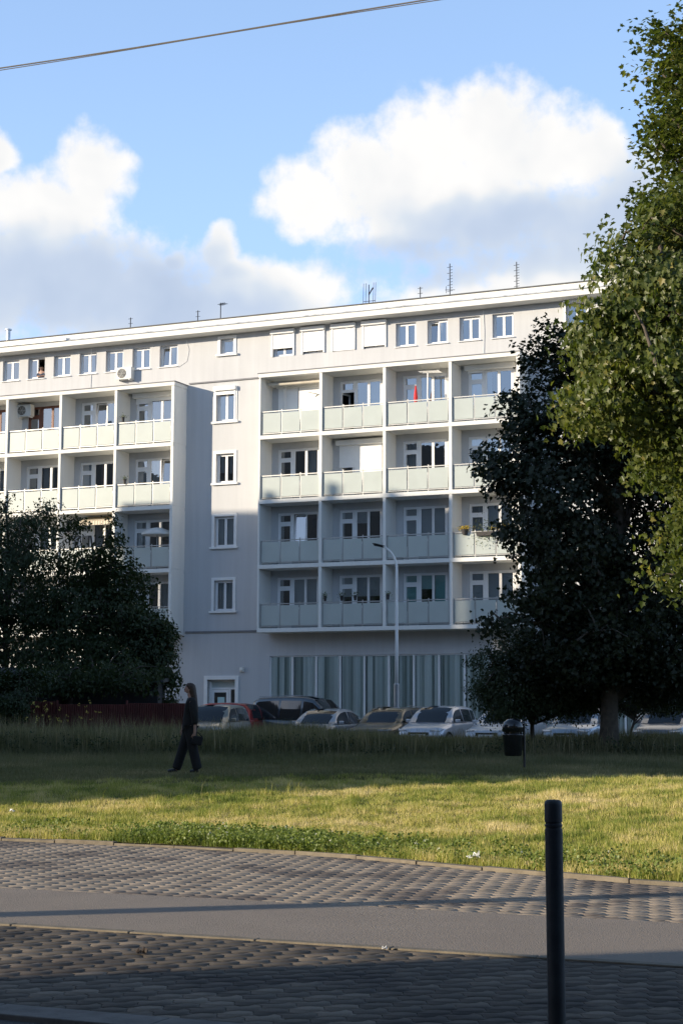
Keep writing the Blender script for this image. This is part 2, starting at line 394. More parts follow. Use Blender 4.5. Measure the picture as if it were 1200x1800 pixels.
def paving(name, mt, n0, n1f, x0, x1, ang, w=0.20, h=0.165, amp=0.018, zoff=0.0):
    ca, sa = math.cos(ang), math.sin(ang); V = []; Lp = []; St = []; Var = []; rr = random.Random(3)
    def emit(ring, z, var_):
        k = len(ring); b = len(V)
        cxm = sum(p[0] for p in ring) / k; cym = sum(p[1] for p in ring) / k
        tx, ty = rr.gauss(0, 0.0035), rr.gauss(0, 0.0035)
        for (x, y) in ring: V.append((x, y, z - 0.03))
        for (x, y) in ring: V.append((x, y, z - 0.0022 + (x - cxm) * tx + (y - cym) * ty))
        for (x, y) in ring:
            dx, dy = cxm - x, cym - y; l = math.hypot(dx, dy) + 1e-9; e = min(0.003, l * .5)
            V.append((x + dx / l * e, y + dy / l * e, z + (x - cxm) * tx + (y - cym) * ty))
        for r_ in (0, 1):
            for i in range(k):
                j = (i + 1) % k; St.append(len(Lp)); Lp.extend([b + r_ * k + i, b + r_ * k + j, b + (r_ + 1) * k + j, b + (r_ + 1) * k + i]); Var.append(var_)
        St.append(len(Lp)); Lp.extend(range(b + 2 * k, b + 3 * k)); Var.append(var_)
    def trap(t):
        t = (t + 1e-6) % 1.0
        return 1.0 if t < .25 else (1 - (t - .25) * 8 if t < .5 else (-1.0 if t < .75 else -1 + (t - .75) * 8))
    tri = lambda t: 4 * abs((t % 1.0) - 0.5) - 1
    rng_i = range(-90, 90); rng_j = range(-20, 180)
    for j in rng_j:
        for i in rng_i:
            ox = (i + 0.5 * (j % 2)) * w; oy = j * h
            cell_j = j; wx = ca * (ox + w / 2) - sa * (oy + h / 2); wy = sa * (ox + w / 2) + ca * (oy + h / 2)
            u = wx * U.x + wy * U.y; n = wx * N.x + wy * N.y; n1 = n1f(u)
            if not (x0 < wx < x1 and n0 - 0.2 < n < n1 + 0.2): continue
            g_ = 0.0018; ring = []
            hx = [0.0, .25, .5, .75]
            def Pt(a, b_, ix, iy):
                # warp consistent between neighbours
                X = ox + a * w; Y = oy + b_ * h
                Y2 = Y + amp * trap(X / w) if b_ in (0, 1) else Y
                X2 = X + amp * 0.8 * tri(b_ + 0.25) * (1 if True else 0)
                return (X2 + ix * g_, Y2 + iy * g_)
            for a in hx: ring.append(Pt(a, 0, 1 if a == 0 else 0, 1))
            for b_ in (0, .25, .5, .75): ring.append(Pt(1, b_, -1, 1 if b_ == 0 else 0))
            for a in (1, .75, .5, .25): ring.append(Pt(a, 1, -1 if a == 1 else 0, -1))
            for b_ in (1, .75, .5, .25): ring.append(Pt(0, b_, 1, -1 if b_ == 1 else 0))
            ring = [(ca * x - sa * y, sa * x + ca * y) for x, y in ring]
            if n < n0 + 0.25: ring = clip(ring, N.x, N.y, n0)
            if n > n1 - 0.25 and len(ring) > 2: ring = clip(ring, -N.x, -N.y, -n1)
            if len(ring) < 4: continue
            z = rr.gauss(0, 0.0006) + zoff + 0.002 * (vnoise(np.array(wx * .9), np.array(wy * .9), 9) - 0.5)
            emit(ring, float(z), rr.random() * 0.6 + 0.4 * float(vnoise(np.array(wx * 1.3), np.array(wy * 1.3), 5)))
    o = np_mesh(name, np.array(V), np.array(Lp), np.array(St), mt, var=np.array(Var))
    return prop(o, kind='structure')
paving('pavement', M['paver_dirt_shade'], 7.95, lambda u: 10.90, -5, 5, R(21))
paving('pavement', M['paver'], 13.30, lambda u: float(kern(u)) - 0.11, -8, 7, R(21))

# ------------------------------------------------------------------ the long apartment building
BD = 1.15                                   # facade plane; 0 = front plane of the balcony cages
S_L, S_R = -30.5, 17.5
bl = thing('apartment_building', 'pale grey apartment block with two white balcony cages and small attic windows', 'building', BW(0, 0, 0.5), -TH)
ZO = 0.5                                    # local z = world z - ZO
def Z(z): return z - ZO
BAYW = 2.93; RS0 = -3.92; LS0 = -8.2
def bay_s(side, i): return RS0 + BAYW * i if side == 'R' else LS0 - BAYW * (i + 1)
def bay_z(k): return 5.16 + 2.8 * k
holes = []
# ---- window makers; all in building coordinates (s, d, z)
def frame_mb(mb, s0, s1, z0, z1, d, w=0.06, t=0.06):
    mb.box(s0, s1, d, d + t, z0, z0 + w); mb.box(s0, s1, d, d + t, z1 - w, z1)
    mb.box(s0, s0 + w, d, d + t, z0 + w, z1 - w); mb.box(s1 - w, s1, d, d + t, z0 + w, z1 - w)
def curtain_mb(s0, s1, z0, z1, d, amp=0.03, n=22, seed=0):
    mb = MB(); rr = random.Random(seed); ph = rr.random() * 6
    vs = []
    for i in range(n + 1):
        x = s0 + (s1 - s0) * i / n; dd = d + amp * math.sin(i * 1.9 + ph) + amp * .5 * math.sin(i * 0.7 + ph)
        vs += [(x, dd, z0), (x, dd, z1)]
    mb.add(vs, [(2 * i, 2 * i + 2, 2 * i + 3, 2 * i + 1) for i in range(n)])
    return mb
def blind_mb(s0, s1, z0, z1, d, slat=0.05):
    mb = MB(); z = z1
    while z > z0 + 1e-3:
        zz = max(z - slat, z0); mb.quad((s0, d + .0015, zz), (s1, d + .0015, zz), (s1, d, z), (s0, d, z)); z = zz
    return mb
def leafs(parent, s0, s1, z0, z1, d, nl, fm, tilt=None, openleaf=None, bars=0):
    """sashes inside an outer frame: each sash frame stays in the frame mesh, each pane a sub-part"""
    w = (s1 - s0) / nl
    for i in range(nl):
        a, b = s0 + w * i, s0 + w * (i + 1)
        if openleaf == i:
            q = MB(); frame_mb(q, 0, w - .01, 0, z1 - z0, 0, 0.055, 0.05)
            o = q.build('sash', fm, parent); o.location = (b if i == nl - 1 else a, d + .05, z0); o.rotation_euler = (0, 0, R(100) if i == nl - 1 else R(75))
            p = MB(); p.quad((.05, .025, .05), (w - .06, .025, .05), (w - .06, .025, z1 - z0 - .05), (.05, .025, z1 - z0 - .05)); po = p.build('pane', M['glass'], parent)
            po.location = o.location; po.rotation_euler = o.rotation_euler
            continue
        q = MB(); frame_mb(q, a + .004, b - .004, z0, z1, 0, 0.05, 0.05)
        sa = q.build('sash', fm, parent); pn = MB(); pn.quad((a + .045, .025, z0 + .045), (b - .045, .025, z0 + .045), (b - .045, .025, z1 - .045), (a + .045, .025, z1 - .045))
        po = pn.build('pane', M['glass'], parent)
        for o in (sa, po):
            if tilt == i:
                o.matrix_local = Matrix.Translation((0, d - .01, 0)) @ Matrix.Translation((0, 0, z0)) @ Matrix.Rotation(R(-6), 4, 'X') @ Matrix.Translation((0, 0, -z0))
            else: o.location = (0, d - .01, 0)
def window(s0, s1, z0, z1, nl=2, trim=False, sill=True, cur=None, curm='curtain', rb=None, rbh=0.0, tilt=None, openleaf=None, fm='pvc', depth=0.15, plate='white'):
    z0, z1 = Z(z0), Z(z1); holes.append((s0, s1, z0, z1)); d = BD + depth
    f = MB(); frame_mb(f, s0, s1, z0, z1, d, 0.05, 0.07); ob = f.build('window', M[fm], bl)
    leafs(ob, s0 + .05, s1 - .05, z0 + .05, z1 - .05, d, nl, M[fm], tilt, openleaf)
    if sill:
        q = MB(); q.box(s0 - .05, s1 + .05, BD - .07, BD + depth, z0 - .035, z0 - .002) if not trim else q.box(s0 - .2, s1 + .2, BD - .12, BD + depth, z0 - .09, z0 - .002)
        q.build('sill', M[plate], ob, bevel=.006)
    if trim:
        q = MB(); w = .13; y0 = BD - .035; y1 = BD + .02
        q.box(s0 - w, s0, y0, y1, z0, z1 + w); q.box(s1, s1 + w, y0, y1, z0, z1 + w); q.box(s0, s1, y0, y1, z1, z1 + w)
        q.build('trim', M['white'], ob, bevel=.005)
    sd = int(abs(s0 * 100)) + int(z0 * 10)
    if cur:
        for (a, b, zb) in cur: curtain_mb(s0 + (s1 - s0) * a + .02, s0 + (s1 - s0) * b - .02, z0 + (z1 - z0) * zb, z1 - .03, d + .14, seed=sd + int(a * 9)).build('curtain', M[curm], ob)
    if rb is not None: blind_mb(s0 + .03, s1 - .03, z0 + (z1 - z0) * rb, z1 - .03, d + .10).build('blind', M['blind_grey'], ob)
    if rbh:     # outside roller shutter with its box
        q = MB(); q.box(s0 - .09, s1 + .09, BD - .17, BD - .001, z1 - .02, z1 + .17); q.build('shutter_box', M['shutter'], ob, bevel=.02)
        q = MB(); q.box(s0 - .06, s0, BD - .06, BD - .001, z0, z1 - .021); q.build('shutter_rail', M['shutter'], ob); q = MB(); q.box(s1, s1 + .06, BD - .06, BD - .001, z0, z1 - .021); q.build('shutter_rail', M['shutter'], ob)
        if rbh > .05:
            blind_mb(s0, s1, z1 - (z1 - z0) * rbh, z1, BD - .04, .045).build('roller_shutter', M['shutter'], ob)
    return ob
# attic windows, left group
AL = [(-18.11, dict(cur=[(.45, .6, 0)], curm='curtain')), (-16.68, dict(openleaf=1, cur=[(0, .5, 0)])), (-15.26, dict(cur=[(.0, 1, 0)])),
      (-13.84, dict(cur=[(.5, 1, 0)])), (-12.42, dict(cur=[(.45, 1, 0)])), (-11.0, dict(rb=.15)), (-9.57, dict(tilt=0, cur=[(.45, 1, 0)]))]
for i, (s, kw) in enumerate(AL): window(s, s + .93, 17.33, 18.33, **kw)
for s in (-19.5, -20.9, -22.3): window(s, s + .93, 17.33, 18.33, cur=[(0, 1, 0)])
window(-6.45, -5.78, 17.66, 18.36, nl=1, trim=True, cur=[(0, 1, .0)])
# roller shuttered attic windows
for s, h in ((-3.83, .66), (-2.37, .9), (-.93, .995), (.52, .92)): window(s, s + .98, 17.33, 18.34, sill=False, rbh=h, cur=[(.5, 1, .3)])
for s, kw in ((1.99, dict(cur=[(0, .4, 0), (.6, 1, .0)])), (3.43, dict(tilt=0, cur=[(.5, 1, 0)])), (4.87, dict(cur=[(.5, 1, 0)], curm='curtain_pink')), (6.33, dict(cur=[(.55, 1, .35)], curm='curtain_pink'))):
    window(s, s + .92, 17.27, 18.29, **kw)
window(9.5, 10.4, 17.3, 18.45, cur=[(0, 1, 0)], rbh=.04, sill=False)
# staircase windows
window(-6.62, -5.71, 14.62, 16.02, trim=True, cur=[(0, 1, .0)], rbh=0.14)
window(-6.60, -5.70, 11.86, 13.17, trim=True, cur=[(.05, .42, .38), (.55, .95, .35)])
window(-6.64, -5.66, 9.02, 10.37, trim=True, rb=.0)
window(-6.62, -5.68, 6.20, 7.54, trim=True, cur=[(0, 1, 0)], curm='blind_grey')
# balcony bays
def bay_window(side, i, k, style):
    s = bay_s(side, i); zb = Z(bay_z(k)); z0 = zb + (.17 if k == 0 else .09); z1 = zb + 2.42; d = BD + .05
    a = s + .38; b = s + 2.36; dm = a + .70
    st = style; fm = M[st.get('fm', 'pvc')]
    if st.get('closed'):
        f = blind_mb(a, a + .95, z0, z1 - .1, BD - .03, .05); f.box(a - .08, b + .08, BD - .12, BD - .001, z1 - .1, z1 + .02)
        o = f.build('roller_shutter', M['shutter'], bl)
        q = blind_mb(a + 1.0, b, z0 + .8, z1 - .1, BD - .03, .05); q.build('shutter_leaf', M['shutter'], o)
        return
    holes.append((a, dm, z0, z1)); holes.append((dm, b, z0 + .85, z1))
    f = MB(); t = .07
    f.box(a, b, d, d + t, z1 - .06, z1); f.box(a, a + .06, d, d + t, z0, z1 - .06); f.box(dm - .05, dm + .05, d, d + t, z0, z1 - .06)
    f.box(b - .06, b, d, d + t, z0 + .85, z1 - .06); f.box(a + .06, dm - .05, d, d + t, z0, z0 + .06); f.box(dm + .05, b - .06, d, d + t, z0 + .85, z0 + .91)
    f.box(a + .06, dm - .05, d, d + t, z1 - .50, z1 - .43)
    ob = f.build('balcony_window', fm, bl)
    leafs(ob, a + .06, dm - .05, z1 - .43, z1 - .06, d, 1, fm)
    # door leaf
    dz0, dz1 = z0 + .06, z1 - .50
    q = MB(); w = dm - .05 - (a + .06); frame_mb(q, 0, w, 0, dz1 - dz0, 0, .07, .05); q.box(.07, w - .07, 0.004, .046, .07, .6)
    dl = q.build('door_leaf', fm, ob); pn = MB(); pn.quad((.065, .025, .6), (w - .065, .025, .6), (w - .065, .025, dz1 - dz0 - .065), (.065, .025, dz1 - dz0 - .065)); po = pn.build('pane', M['glass'], ob)
    for o in (dl, po):
        o.location = (a + .06, d - .01, dz0)
        if st.get('open'): o.rotation_euler = (0, 0, R(72))
    leafs(ob, dm + .05, b - .06, z0 + .91, z1 - .06, d, 2, fm, st.get('tilt'), None)
    sd = i * 10 + k
    for (x0, x1, zz0, mname) in st.get('cur', []):
        ca, cb = a + (b - a) * x0 + .03, a + (b - a) * x1 - .03
        (curtain_mb(ca, cb, z0 + (z1 - z0) * zz0, z1 - .05, d + .2, seed=sd + int(x0 * 20)) if mname.startswith('curtain') else blind_mb(ca, cb, z0 + (z1 - z0) * zz0, z1 - .04, d + .1)).build('curtain' if mname.startswith('curtain') else 'blind', M[mname], ob)
    if st.get('box'):
        q = MB(); q.box(a - .1, b + .1, BD - .22, BD - .001, z1 - .02, z1 + .2); q.build('shutter_box', M['shutter'], ob, bevel=.02)
        for (x0, x1, f_) in st['box']:
            blind_mb(a + (b - a) * x0, a + (b - a) * x1, z1 - (z1 - z0) * f_, z1 - .02, BD - .03, .05).build('roller_shutter', M['shutter'], ob)
W_ = 'curtain'
styles = {('R', 0, 3): dict(closed=1), ('R', 1, 3): dict(open=1, cur=[(.68, 1, .35, W_)]), ('R', 2, 3): dict(cur=[(0, .36, 0, W_), (.38, .66, .4, W_), (.7, 1, .35, W_)]),
          ('R', 3, 3): dict(box=[(0, .36, .05)], cur=[(0, .3, .5, 'blind_grey'), (.36, .5, .35, W_)]),
          ('R', 0, 2): dict(cur=[(.55, 1, .35, W_)]), ('R', 1, 2): dict(box=[(0, .36, .42), (.36, 1, .66)]), ('R', 2, 2): dict(cur=[(.85, 1, .35, W_), (0, .35, .3, W_)]), ('R', 3, 2): dict(cur=[(0, .34, .45, W_), (.38, 1, .5, W_)]),
          ('R', 0, 1): dict(tilt=0, cur=[(.4, .68, .35, W_)]), ('R', 1, 1): dict(cur=[(0, .34, .85, 'blind_grey'), (.36, .66, .75, 'blind_grey')]), ('R', 2, 1): dict(cur=[(0, .36, 0, 'blind_grey'), (.36, 1, .35, 'blind_grey')]), ('R', 3, 1): dict(cur=[(0, .34, 0, W_), (.36, 1, .35, 'blind_grey')]),
          ('R', 0, 0): dict(cur=[(.36, 1, .35, 'blind_grey')], fm='pvc'), ('R', 1, 0): dict(cur=[(0, 1, .6, 'blind_grey')], fm='pvc'), ('R', 2, 0): dict(cur=[(0, .36, 0, 'blind_teal'), (.37, .66, .7, 'blind_teal'), (.68, 1, .35, 'blind_teal')]), ('R', 3, 0): dict(cur=[(0, .34, 0, 'blind_grey'), (.36, 1, .35, 'blind_grey')]),
          ('L', 0, 3): dict(box=[(0, .36, .12), (.36, 1, .08)], cur=[(.38, 1, .35, 'curtain_pink')]), ('L', 1, 3): dict(tilt=0, cur=[(.15, .36, 0, W_), (.8, 1, .35, W_)]), ('L', 2, 3): dict(fm='brown', cur=[(.7, .8, .3, W_)]), ('L', 3, 3): dict(fm='brown', cur=[(0, .3, .3, W_)]),
          ('L', 0, 2): dict(tilt=1, cur=[(.38, .66, .4, W_), (0, .3, .3, W_)]), ('L', 1, 2): dict(cur=[(.5, .7, .35, 'curtain_pink'), (0, .3, 0, 'blind_grey')]), ('L', 2, 2): dict(cur=[(.38, .7, .35, W_)]),
          ('L', 0, 1): dict(cur=[(0, .33, 0, W_), (.6, .7, .35, W_)]), ('L', 1, 1): dict(cur=[(.4, .6, .35, W_)]), ('L', 0, 0): dict(cur=[(.6, 1, .35, W_)])}
rr = random.Random(11)
bays = [('R', i) for i in range(4)] + [('L', i) for i in range(6)]
for side, i in bays:
    for k in range(4): bay_window(side, i, k, styles.get((side, i, k), dict(cur=[(rr.choice([0, .38]), 1, .35, W_)])))
# cages
def cage(side, nb):
    s0 = bay_s('R', 0) if side == 'R' else bay_s('L', nb - 1); s1 = s0 + nb * BAYW
    ob = None; pt = .13
    mb = MB(); zt = Z(16.36)
    mb.box(s0 - .02, s1 + .10, -.03, BD - .001, zt - .17, zt)
    mb.build('cage_roof', M['cage'], bl, bevel=.008)
    mb = MB(); mb.box(s0 - .06, s1 + .14, -.06, BD - .001, zt + .001, zt + .035); mb.build('roof_flashing', M['ledge'], bl)
    for k in range(4):
        zc = Z(bay_z(k)); lo, hi = (zc, zc + .17) if k == 0 else (zc - .085, zc + .085)
        mb = MB(); mb.box(s0, s1 + .06, -.015, BD - .001, lo, hi); mb.build('balcony_slab', M['cage'], bl, bevel=.006)
    for i in range(nb + 1):
        x = s0 + i * BAYW; w = .07 if i in (0, nb) else .065
        for k in range(4):
            zc = Z(bay_z(k)); lo = zc + .17 if k == 0 else zc + .085; hi = Z(bay_z(k + 1)) - (.17 if k == 3 else .085)
            mb = MB(); mb.box(x - w + (.065 if i == 0 else 0), x + w - (0.0 if i == nb else 0), 0, BD - .001, lo, hi); mb.build('partition_wall', M['cage'], bl)
cage('R', 4); cage('L', 6)
def railing(s, zf, lean=None):
    a, b = s + .10, s + BAYW - .10; r = MB(); y = .09; zt = zf + 1.06; zl = zf + .10
    r.box(a, b, y - .025, y + .025, zt - .04, zt); r.box(a, b, y - .02, y + .02, zl - .03, zl)
    n = 3
    for j in range(n + 1):
        x = a + (b - a) * j / n; r.box(x - .022, x + .022, y + .012, y + .045, zf, zt + (.06 if j in (1, 2) else 0))
    ob = r.build('balcony_railing', M['grille'], bl)
    for j in range(n):
        x0 = a + (b - a) * j / n + .035; x1 = a + (b - a) * (j + 1) / n - .035
        q = MB(); q.box(x0, x1, y - .012, y - .002, zl + .02, zt - .09); q.build('glass_panel', M['frost'], ob)
for side, i in bays:
    for k in range(4): railing(bay_s(side, i) + (.03 if side == 'R' and i == 0 else 0), Z(bay_z(k)) + (.17 if k == 0 else .085))
# entrance and shop front holes
DR = (-6.88, -5.52, Z(.5), Z(3.2)); holes.append(DR)
sh0 = -3.87; shw = 1.115; nsh = 16; SH_ = (sh0, sh0 + shw * nsh, Z(.9), Z(4.2)); holes.append(SH_)

def holed_wall(s0, s1, z0, z1, hs, d, rev):
    xs = sorted({round(x, 4) for h in hs for x in h[:2]} | {s0, s1} | set(np.round(np.arange(s0, s1, 3.0), 4)))
    zs = sorted({round(x, 4) for h in hs for x in h[2:]} | {z0, z1})
    xs = [x for x in xs if s0 <= x <= s1]; zs = [z for z in zs if z0 <= z <= z1]
    hs = [tuple(round(x, 4) for x in h) for h in hs]
    def inh(x, z): return any(h[0] < x < h[1] and h[2] < z < h[3] for h in hs)
    mb = MB(); H = {}
    for i in range(len(xs) - 1):
        for j in range(len(zs) - 1): H[i, j] = inh((xs[i] + xs[i + 1]) / 2, (zs[j] + zs[j + 1]) / 2)
    for (i, j), h in H.items():
        x0, x1, a, b = xs[i], xs[i + 1], zs[j], zs[j + 1]
        if not h: mb.quad((x0, d, a), (x1, d, a), (x1, d, b), (x0, d, b))
        else:
            if not H.get((i - 1, j), False): mb.quad((x0, d, a), (x0, d, b), (x0, d + rev, b), (x0, d + rev, a))
            if not H.get((i + 1, j), False): mb.quad((x1, d, b), (x1, d, a), (x1, d + rev, a), (x1, d + rev, b))
            if not H.get((i, j - 1), False): mb.quad((x0, d, a), (x0, d + rev, a), (x1, d + rev, a), (x1, d, a))
            if not H.get((i, j + 1), False): mb.quad((x0, d, b), (x1, d, b), (x1, d + rev, b), (x0, d + rev, b))
    return mb
mb = holed_wall(S_L, S_R, Z(0.2), Z(18.56), holes, BD, .3)
mb.quad((S_R, BD, Z(0.2)), (S_R, 12, Z(0.2)), (S_R, 12, Z(18.56)), (S_R, BD, Z(18.56))); mb.quad((S_L, 12, Z(0.2)), (S_L, BD, Z(0.2)), (S_L, BD, Z(18.56)), (S_L, 12, Z(18.56)))
mb.quad((S_R, 12, Z(.2)), (S_L, 12, Z(.2)), (S_L, 12, Z(18.56)), (S_R, 12, Z(18.56)))
mb.build('facade_wall', M['wall'], bl)
# rooms behind the glass
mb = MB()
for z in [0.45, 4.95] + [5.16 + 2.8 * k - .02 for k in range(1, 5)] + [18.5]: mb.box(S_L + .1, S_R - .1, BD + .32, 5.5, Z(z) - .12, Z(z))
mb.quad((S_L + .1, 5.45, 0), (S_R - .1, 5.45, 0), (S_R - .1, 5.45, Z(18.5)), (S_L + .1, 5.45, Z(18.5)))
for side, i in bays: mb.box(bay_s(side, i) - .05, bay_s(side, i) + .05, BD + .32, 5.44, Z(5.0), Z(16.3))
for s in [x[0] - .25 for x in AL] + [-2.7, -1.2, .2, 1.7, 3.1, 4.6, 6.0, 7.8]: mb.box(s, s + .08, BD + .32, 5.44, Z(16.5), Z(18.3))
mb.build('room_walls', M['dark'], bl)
# ledges, cornice and roof
mb = MB()
mb.box(LS0 + .2, RS0 - .2, BD - .07, BD - .001, Z(16.42), Z(16.48)); mb.box(LS0 + .2, RS0 - .05, BD - .07, BD - .001, Z(5.26), Z(5.33)); mb.box(7.95, S_R, BD - .07, BD - .001, Z(16.42), Z(16.48))
mb.build('ledge', M['ledge'], bl)
mb = MB(); mb.box(S_L, S_R + .4, .42, BD + .3, Z(18.561), Z(18.80)); mb.build('cornice', M['cage'], bl, bevel=.01)
mb = MB(); mb.box(S_L, S_R + .45, .55, 12.3, Z(18.86), Z(19.12)); mb.build('roof_parapet', M['cage'], bl, bevel=.01)
mb = MB(); n_ = 44; L0 = S_L; dl = (S_R + .45 - S_L) / n_
for i in range(n_):
    x = S_L + dl * i; j = rr.uniform(-.004, .004); mb.add([(x, .38 + j, Z(18.802)), (x + dl - .01, .38 + j, Z(18.802)), (x + dl - .01, .50, Z(18.90)), (x, .50, Z(18.90)), (x, .545, Z(18.90)), (x + dl - .01, .545, Z(18.90))], [(0, 1, 2, 3), (3, 2, 5, 4)])
mb.build('gutter_flashing', M['flash'], bl)
mb = MB(); mb.box(-30, -14.1, .36, .54, Z(18.83), Z(18.97)); mb.build('white_gutter_cover', M['whiteflash'], bl, bevel=.01)
mb = MB(); mb.box(S_L, S_R + .5, .50, 12.4, Z(19.122), Z(19.16)); mb.build('roof', M['roof'], bl)
# thin cables down the facade
mb = MB()
for s in (-13.2, 5.95):
    mb.tube([(s, BD - .02, Z(18.5)), (s + .03, BD - .02, Z(17.6)), (s, BD - .02, Z(16.4))], .012, 5)
mb.tube([(-8.2, BD - .02, Z(18.5)), (-8.05, BD - .02, Z(18.0)), (-8.15, BD - .02, Z(17.5)), (-8.6, BD - .02, Z(17.25))], .009, 5)
mb.tube([(-.9, BD - .19, Z(17.9)), (-.2, BD - .15, Z(18.3)), (.1, BD - .02, Z(18.5))], .009, 5)
mb.build('cable', M['white'], bl)
# entrance door
z0, z1 = DR[2], DR[3]; s0, s1 = DR[0], DR[1]
f = MB(); frame_mb(f, s0, s1, z0, z1, BD + .2, .08, .08); f.box(s0 + .08, s1 - .08, BD + .2, BD + .28, z1 - .42, z1 - .34)
f.box(s0 + .95, s0 + 1.03, BD + .2, BD + .28, z0 + .08, z1 - .42)
frame_mb(f, s0 + .09, s0 + .94, z0 + .09, z1 - .43, BD + .19, .12, .07); ob = f.build('entrance_door', M['pvc'], bl)
p = MB(); p.quad((s0 + .2, BD + .23, z0 + .2), (s0 + .83, BD + .23, z0 + .2), (s0 + .83, BD + .23, z1 - .54), (s0 + .2, BD + .23, z1 - .54)); p.build('pane', M['glass'], ob)
p = MB(); p.quad((s0 + 1.03, BD + .24, z0 + .08), (s1 - .08, BD + .24, z0 + .08), (s1 - .08, BD + .24, z1 - .42), (s0 + 1.03, BD + .24, z1 - .42)); p.build('pane', M['glass'], ob)
p = MB(); p.box(s0 + .08, s1 - .08, BD + .235, BD + .245, z1 - .34, z1 - .08); p.build('fanlight', M['frost'], ob)
p = MB(); p.box(s0 + .38, s0 + .72, BD + .222, BD + .226, z0 + 1.35, z0 + 1.95); p.build('notice', mat('notice_paper', (.45, .62, .62), .8), ob)
p = MB(); p.tube([(s0 + .86, BD + .15, z0 + 1.0), (s0 + .86, BD + .15, z0 + 1.3)], .014); p.build('handle', M['steel'], ob)
q = MB(); w = .17; q.box(s0 - w, s0, BD - .05, BD + .19, z0 - .2, z1 + w); q.box(s1, s1 + w, BD - .05, BD + .19, z0 - .2, z1 + w); q.box(s0, s1, BD - .05, BD + .19, z1, z1 + w); q.build('trim', M['white'], ob, bevel=.008)
# house number lamp
q = MB(); q.box(-5.27, -5.08, BD - .12, BD - .001, Z(3.52), Z(3.72)); q.box(-5.24, -5.11, BD - .15, BD - .12, Z(3.56), Z(3.68)); q.build('wall_lamp', M['ac'], bl, bevel=.02)
# shop front
def stripe_mat():
    m, T, b = mat_new('striped_drapes'); tc = T.n('ShaderNodeTexCoord'); s = T.n('ShaderNodeSeparateXYZ'); T.l(tc.outputs['Object'], s.inputs[0])
    x = s.outputs[0]; a = T.n('ShaderNodeTexNoise', noise_dimensions='1D'); T.l(T.m('MULTIPLY', T.m('FLOOR', T.m('MULTIPLY', x, 9.0)), 0.37), a.inputs['W']); a.inputs['Scale'].default_value = 1.9; a.inputs['Detail'].default_value = 1
    c = T.ramp(a.outputs[0], [(0.36, (0.28, 0.33, 0.29)), (0.46, (0.46, 0.52, 0.47)), (0.53, (0.82, 0.86, 0.80)), (0.7, (0.62, 0.69, 0.65))])
    T.l(c, b.inputs['Base Color']); b.inputs['Roughness'].default_value = 0.8
    return m
M['drape'] = stripe_mat(); M['shopglass'] = glass('shop_glass', (1, 1, 1), 0.03)
for i in range(nsh):
    a = sh0 + shw * i; b = a + shw
    f = MB(); z0, z1 = SH_[2], SH_[3]; f.box(a + (0 if i else .0), b, BD + .06, BD + .12, z1 - .05, z1); f.box(a, b, BD + .06, BD + .12, z0, z0 + .06)
    f.box(b - .07, b, BD + .0, BD + .10, z0 + .06, z1 - .05)
    if i == 0: f.box(a, a + .05, BD + .03, BD + .12, z0 + .06, z1 - .05)
    ob = f.build('shop_window', M['pvc'], bl)
    p = MB(); p.quad((a + (.05 if i == 0 else 0), BD + .09, z0 + .06), (b - .05, BD + .09, z0 + .06), (b - .05, BD + .09, z1 - .05), (a + (.05 if i == 0 else 0), BD + .09, z1 - .05)); p.build('pane', M['shopglass'], ob)
    curtain_mb(a + .02, b - .05, z0, z1 - .02, BD + .118, .008, 26, i).build('drape', M['drape'], ob)
# air conditioners
def ac(s, d, z, parent=bl):
    q = MB(); q.box(s, s + .80, d - .32, d, z, z + .56); ob = q.build('air_conditioner', M['ac'], parent, bevel=.02)
    q = MB(); cx, cz = s + .30, z + .28
    for r in (.22, .17, .12, .07): q.tube([(cx + r * math.cos(t * math.pi / 10), d - .335, cz + r * math.sin(t * math.pi / 10)) for t in range(21)], .006, 4, False)
    for t in range(6): q.tube([(cx, d - .335, cz), (cx + .23 * math.cos(t * math.pi / 3), d - .335, cz + .23 * math.sin(t * math.pi / 3))], .006, 4)
    q.build('fan_grille', M['ac'], ob)
    q = MB(); q.lathe([(.225, 0), (.225, .006)], 24); f = q.build('fan_opening', M['black'], ob); f.location = (cx, d - .3205, cz); f.rotation_euler = (R(90), 0, 0)
    q = MB(); q.box(s + .1, s + .14, d - .3, d, z - .05, z - .001); q.box(s + .66, s + .70, d - .3, d, z - .05, z - .001); q.build('bracket', M['white'], ob)
ac(-11.66, BD - .001, Z(16.86)); ac(-17.0, BD - .08, Z(15.5))
# roof furniture
def antenna(s, d, z, h, kind):
    q = MB(); q.tube([(s, d, z), (s, d, z + h)], .022, 6)
    if kind == 'yagi':
        q.tube([(s - .05, d, z + h * .92), (s + .32, d - .2, z + h * .95)], .012, 5)
        for j in range(7):
            x = s - .05 + .06 * j; q.tube([(x - .05, d - .14 - .03 * j, z + h * .93), (x + .09, d + .14 - .03 * j, z + h * .93)], .007, 4)
    elif kind == 'ladder':
        for j in range(9): zz = z + h * (.4 + .065 * j); q.tube([(s - .02 - .1 * ((j % 2) == 0), d, zz), (s + .12, d, zz + .02)], .011, 4)
    elif kind == 'fork':
        q.tube([(s - .28, d, z + h * .5), (s + .3, d, z + h * .5)], .014, 5)
        for x in (-.28, -.16, .2, .3): q.tube([(s + x, d, z + h * .25), (s + x + .03, d, z + h * 1.05)], .012, 4)
        q.tube([(s, d, z + h * .7), (s + .2, d, z + h * .9)], .03, 6)
    elif kind == 'cross':
        for f_ in (.45, .75, .95): q.tube([(s - .12, d, z + h * f_), (s + .12, d, z + h * f_)], .010, 4)
    q.build('antenna', M['darksteel'], bl)
zr = Z(19.15)
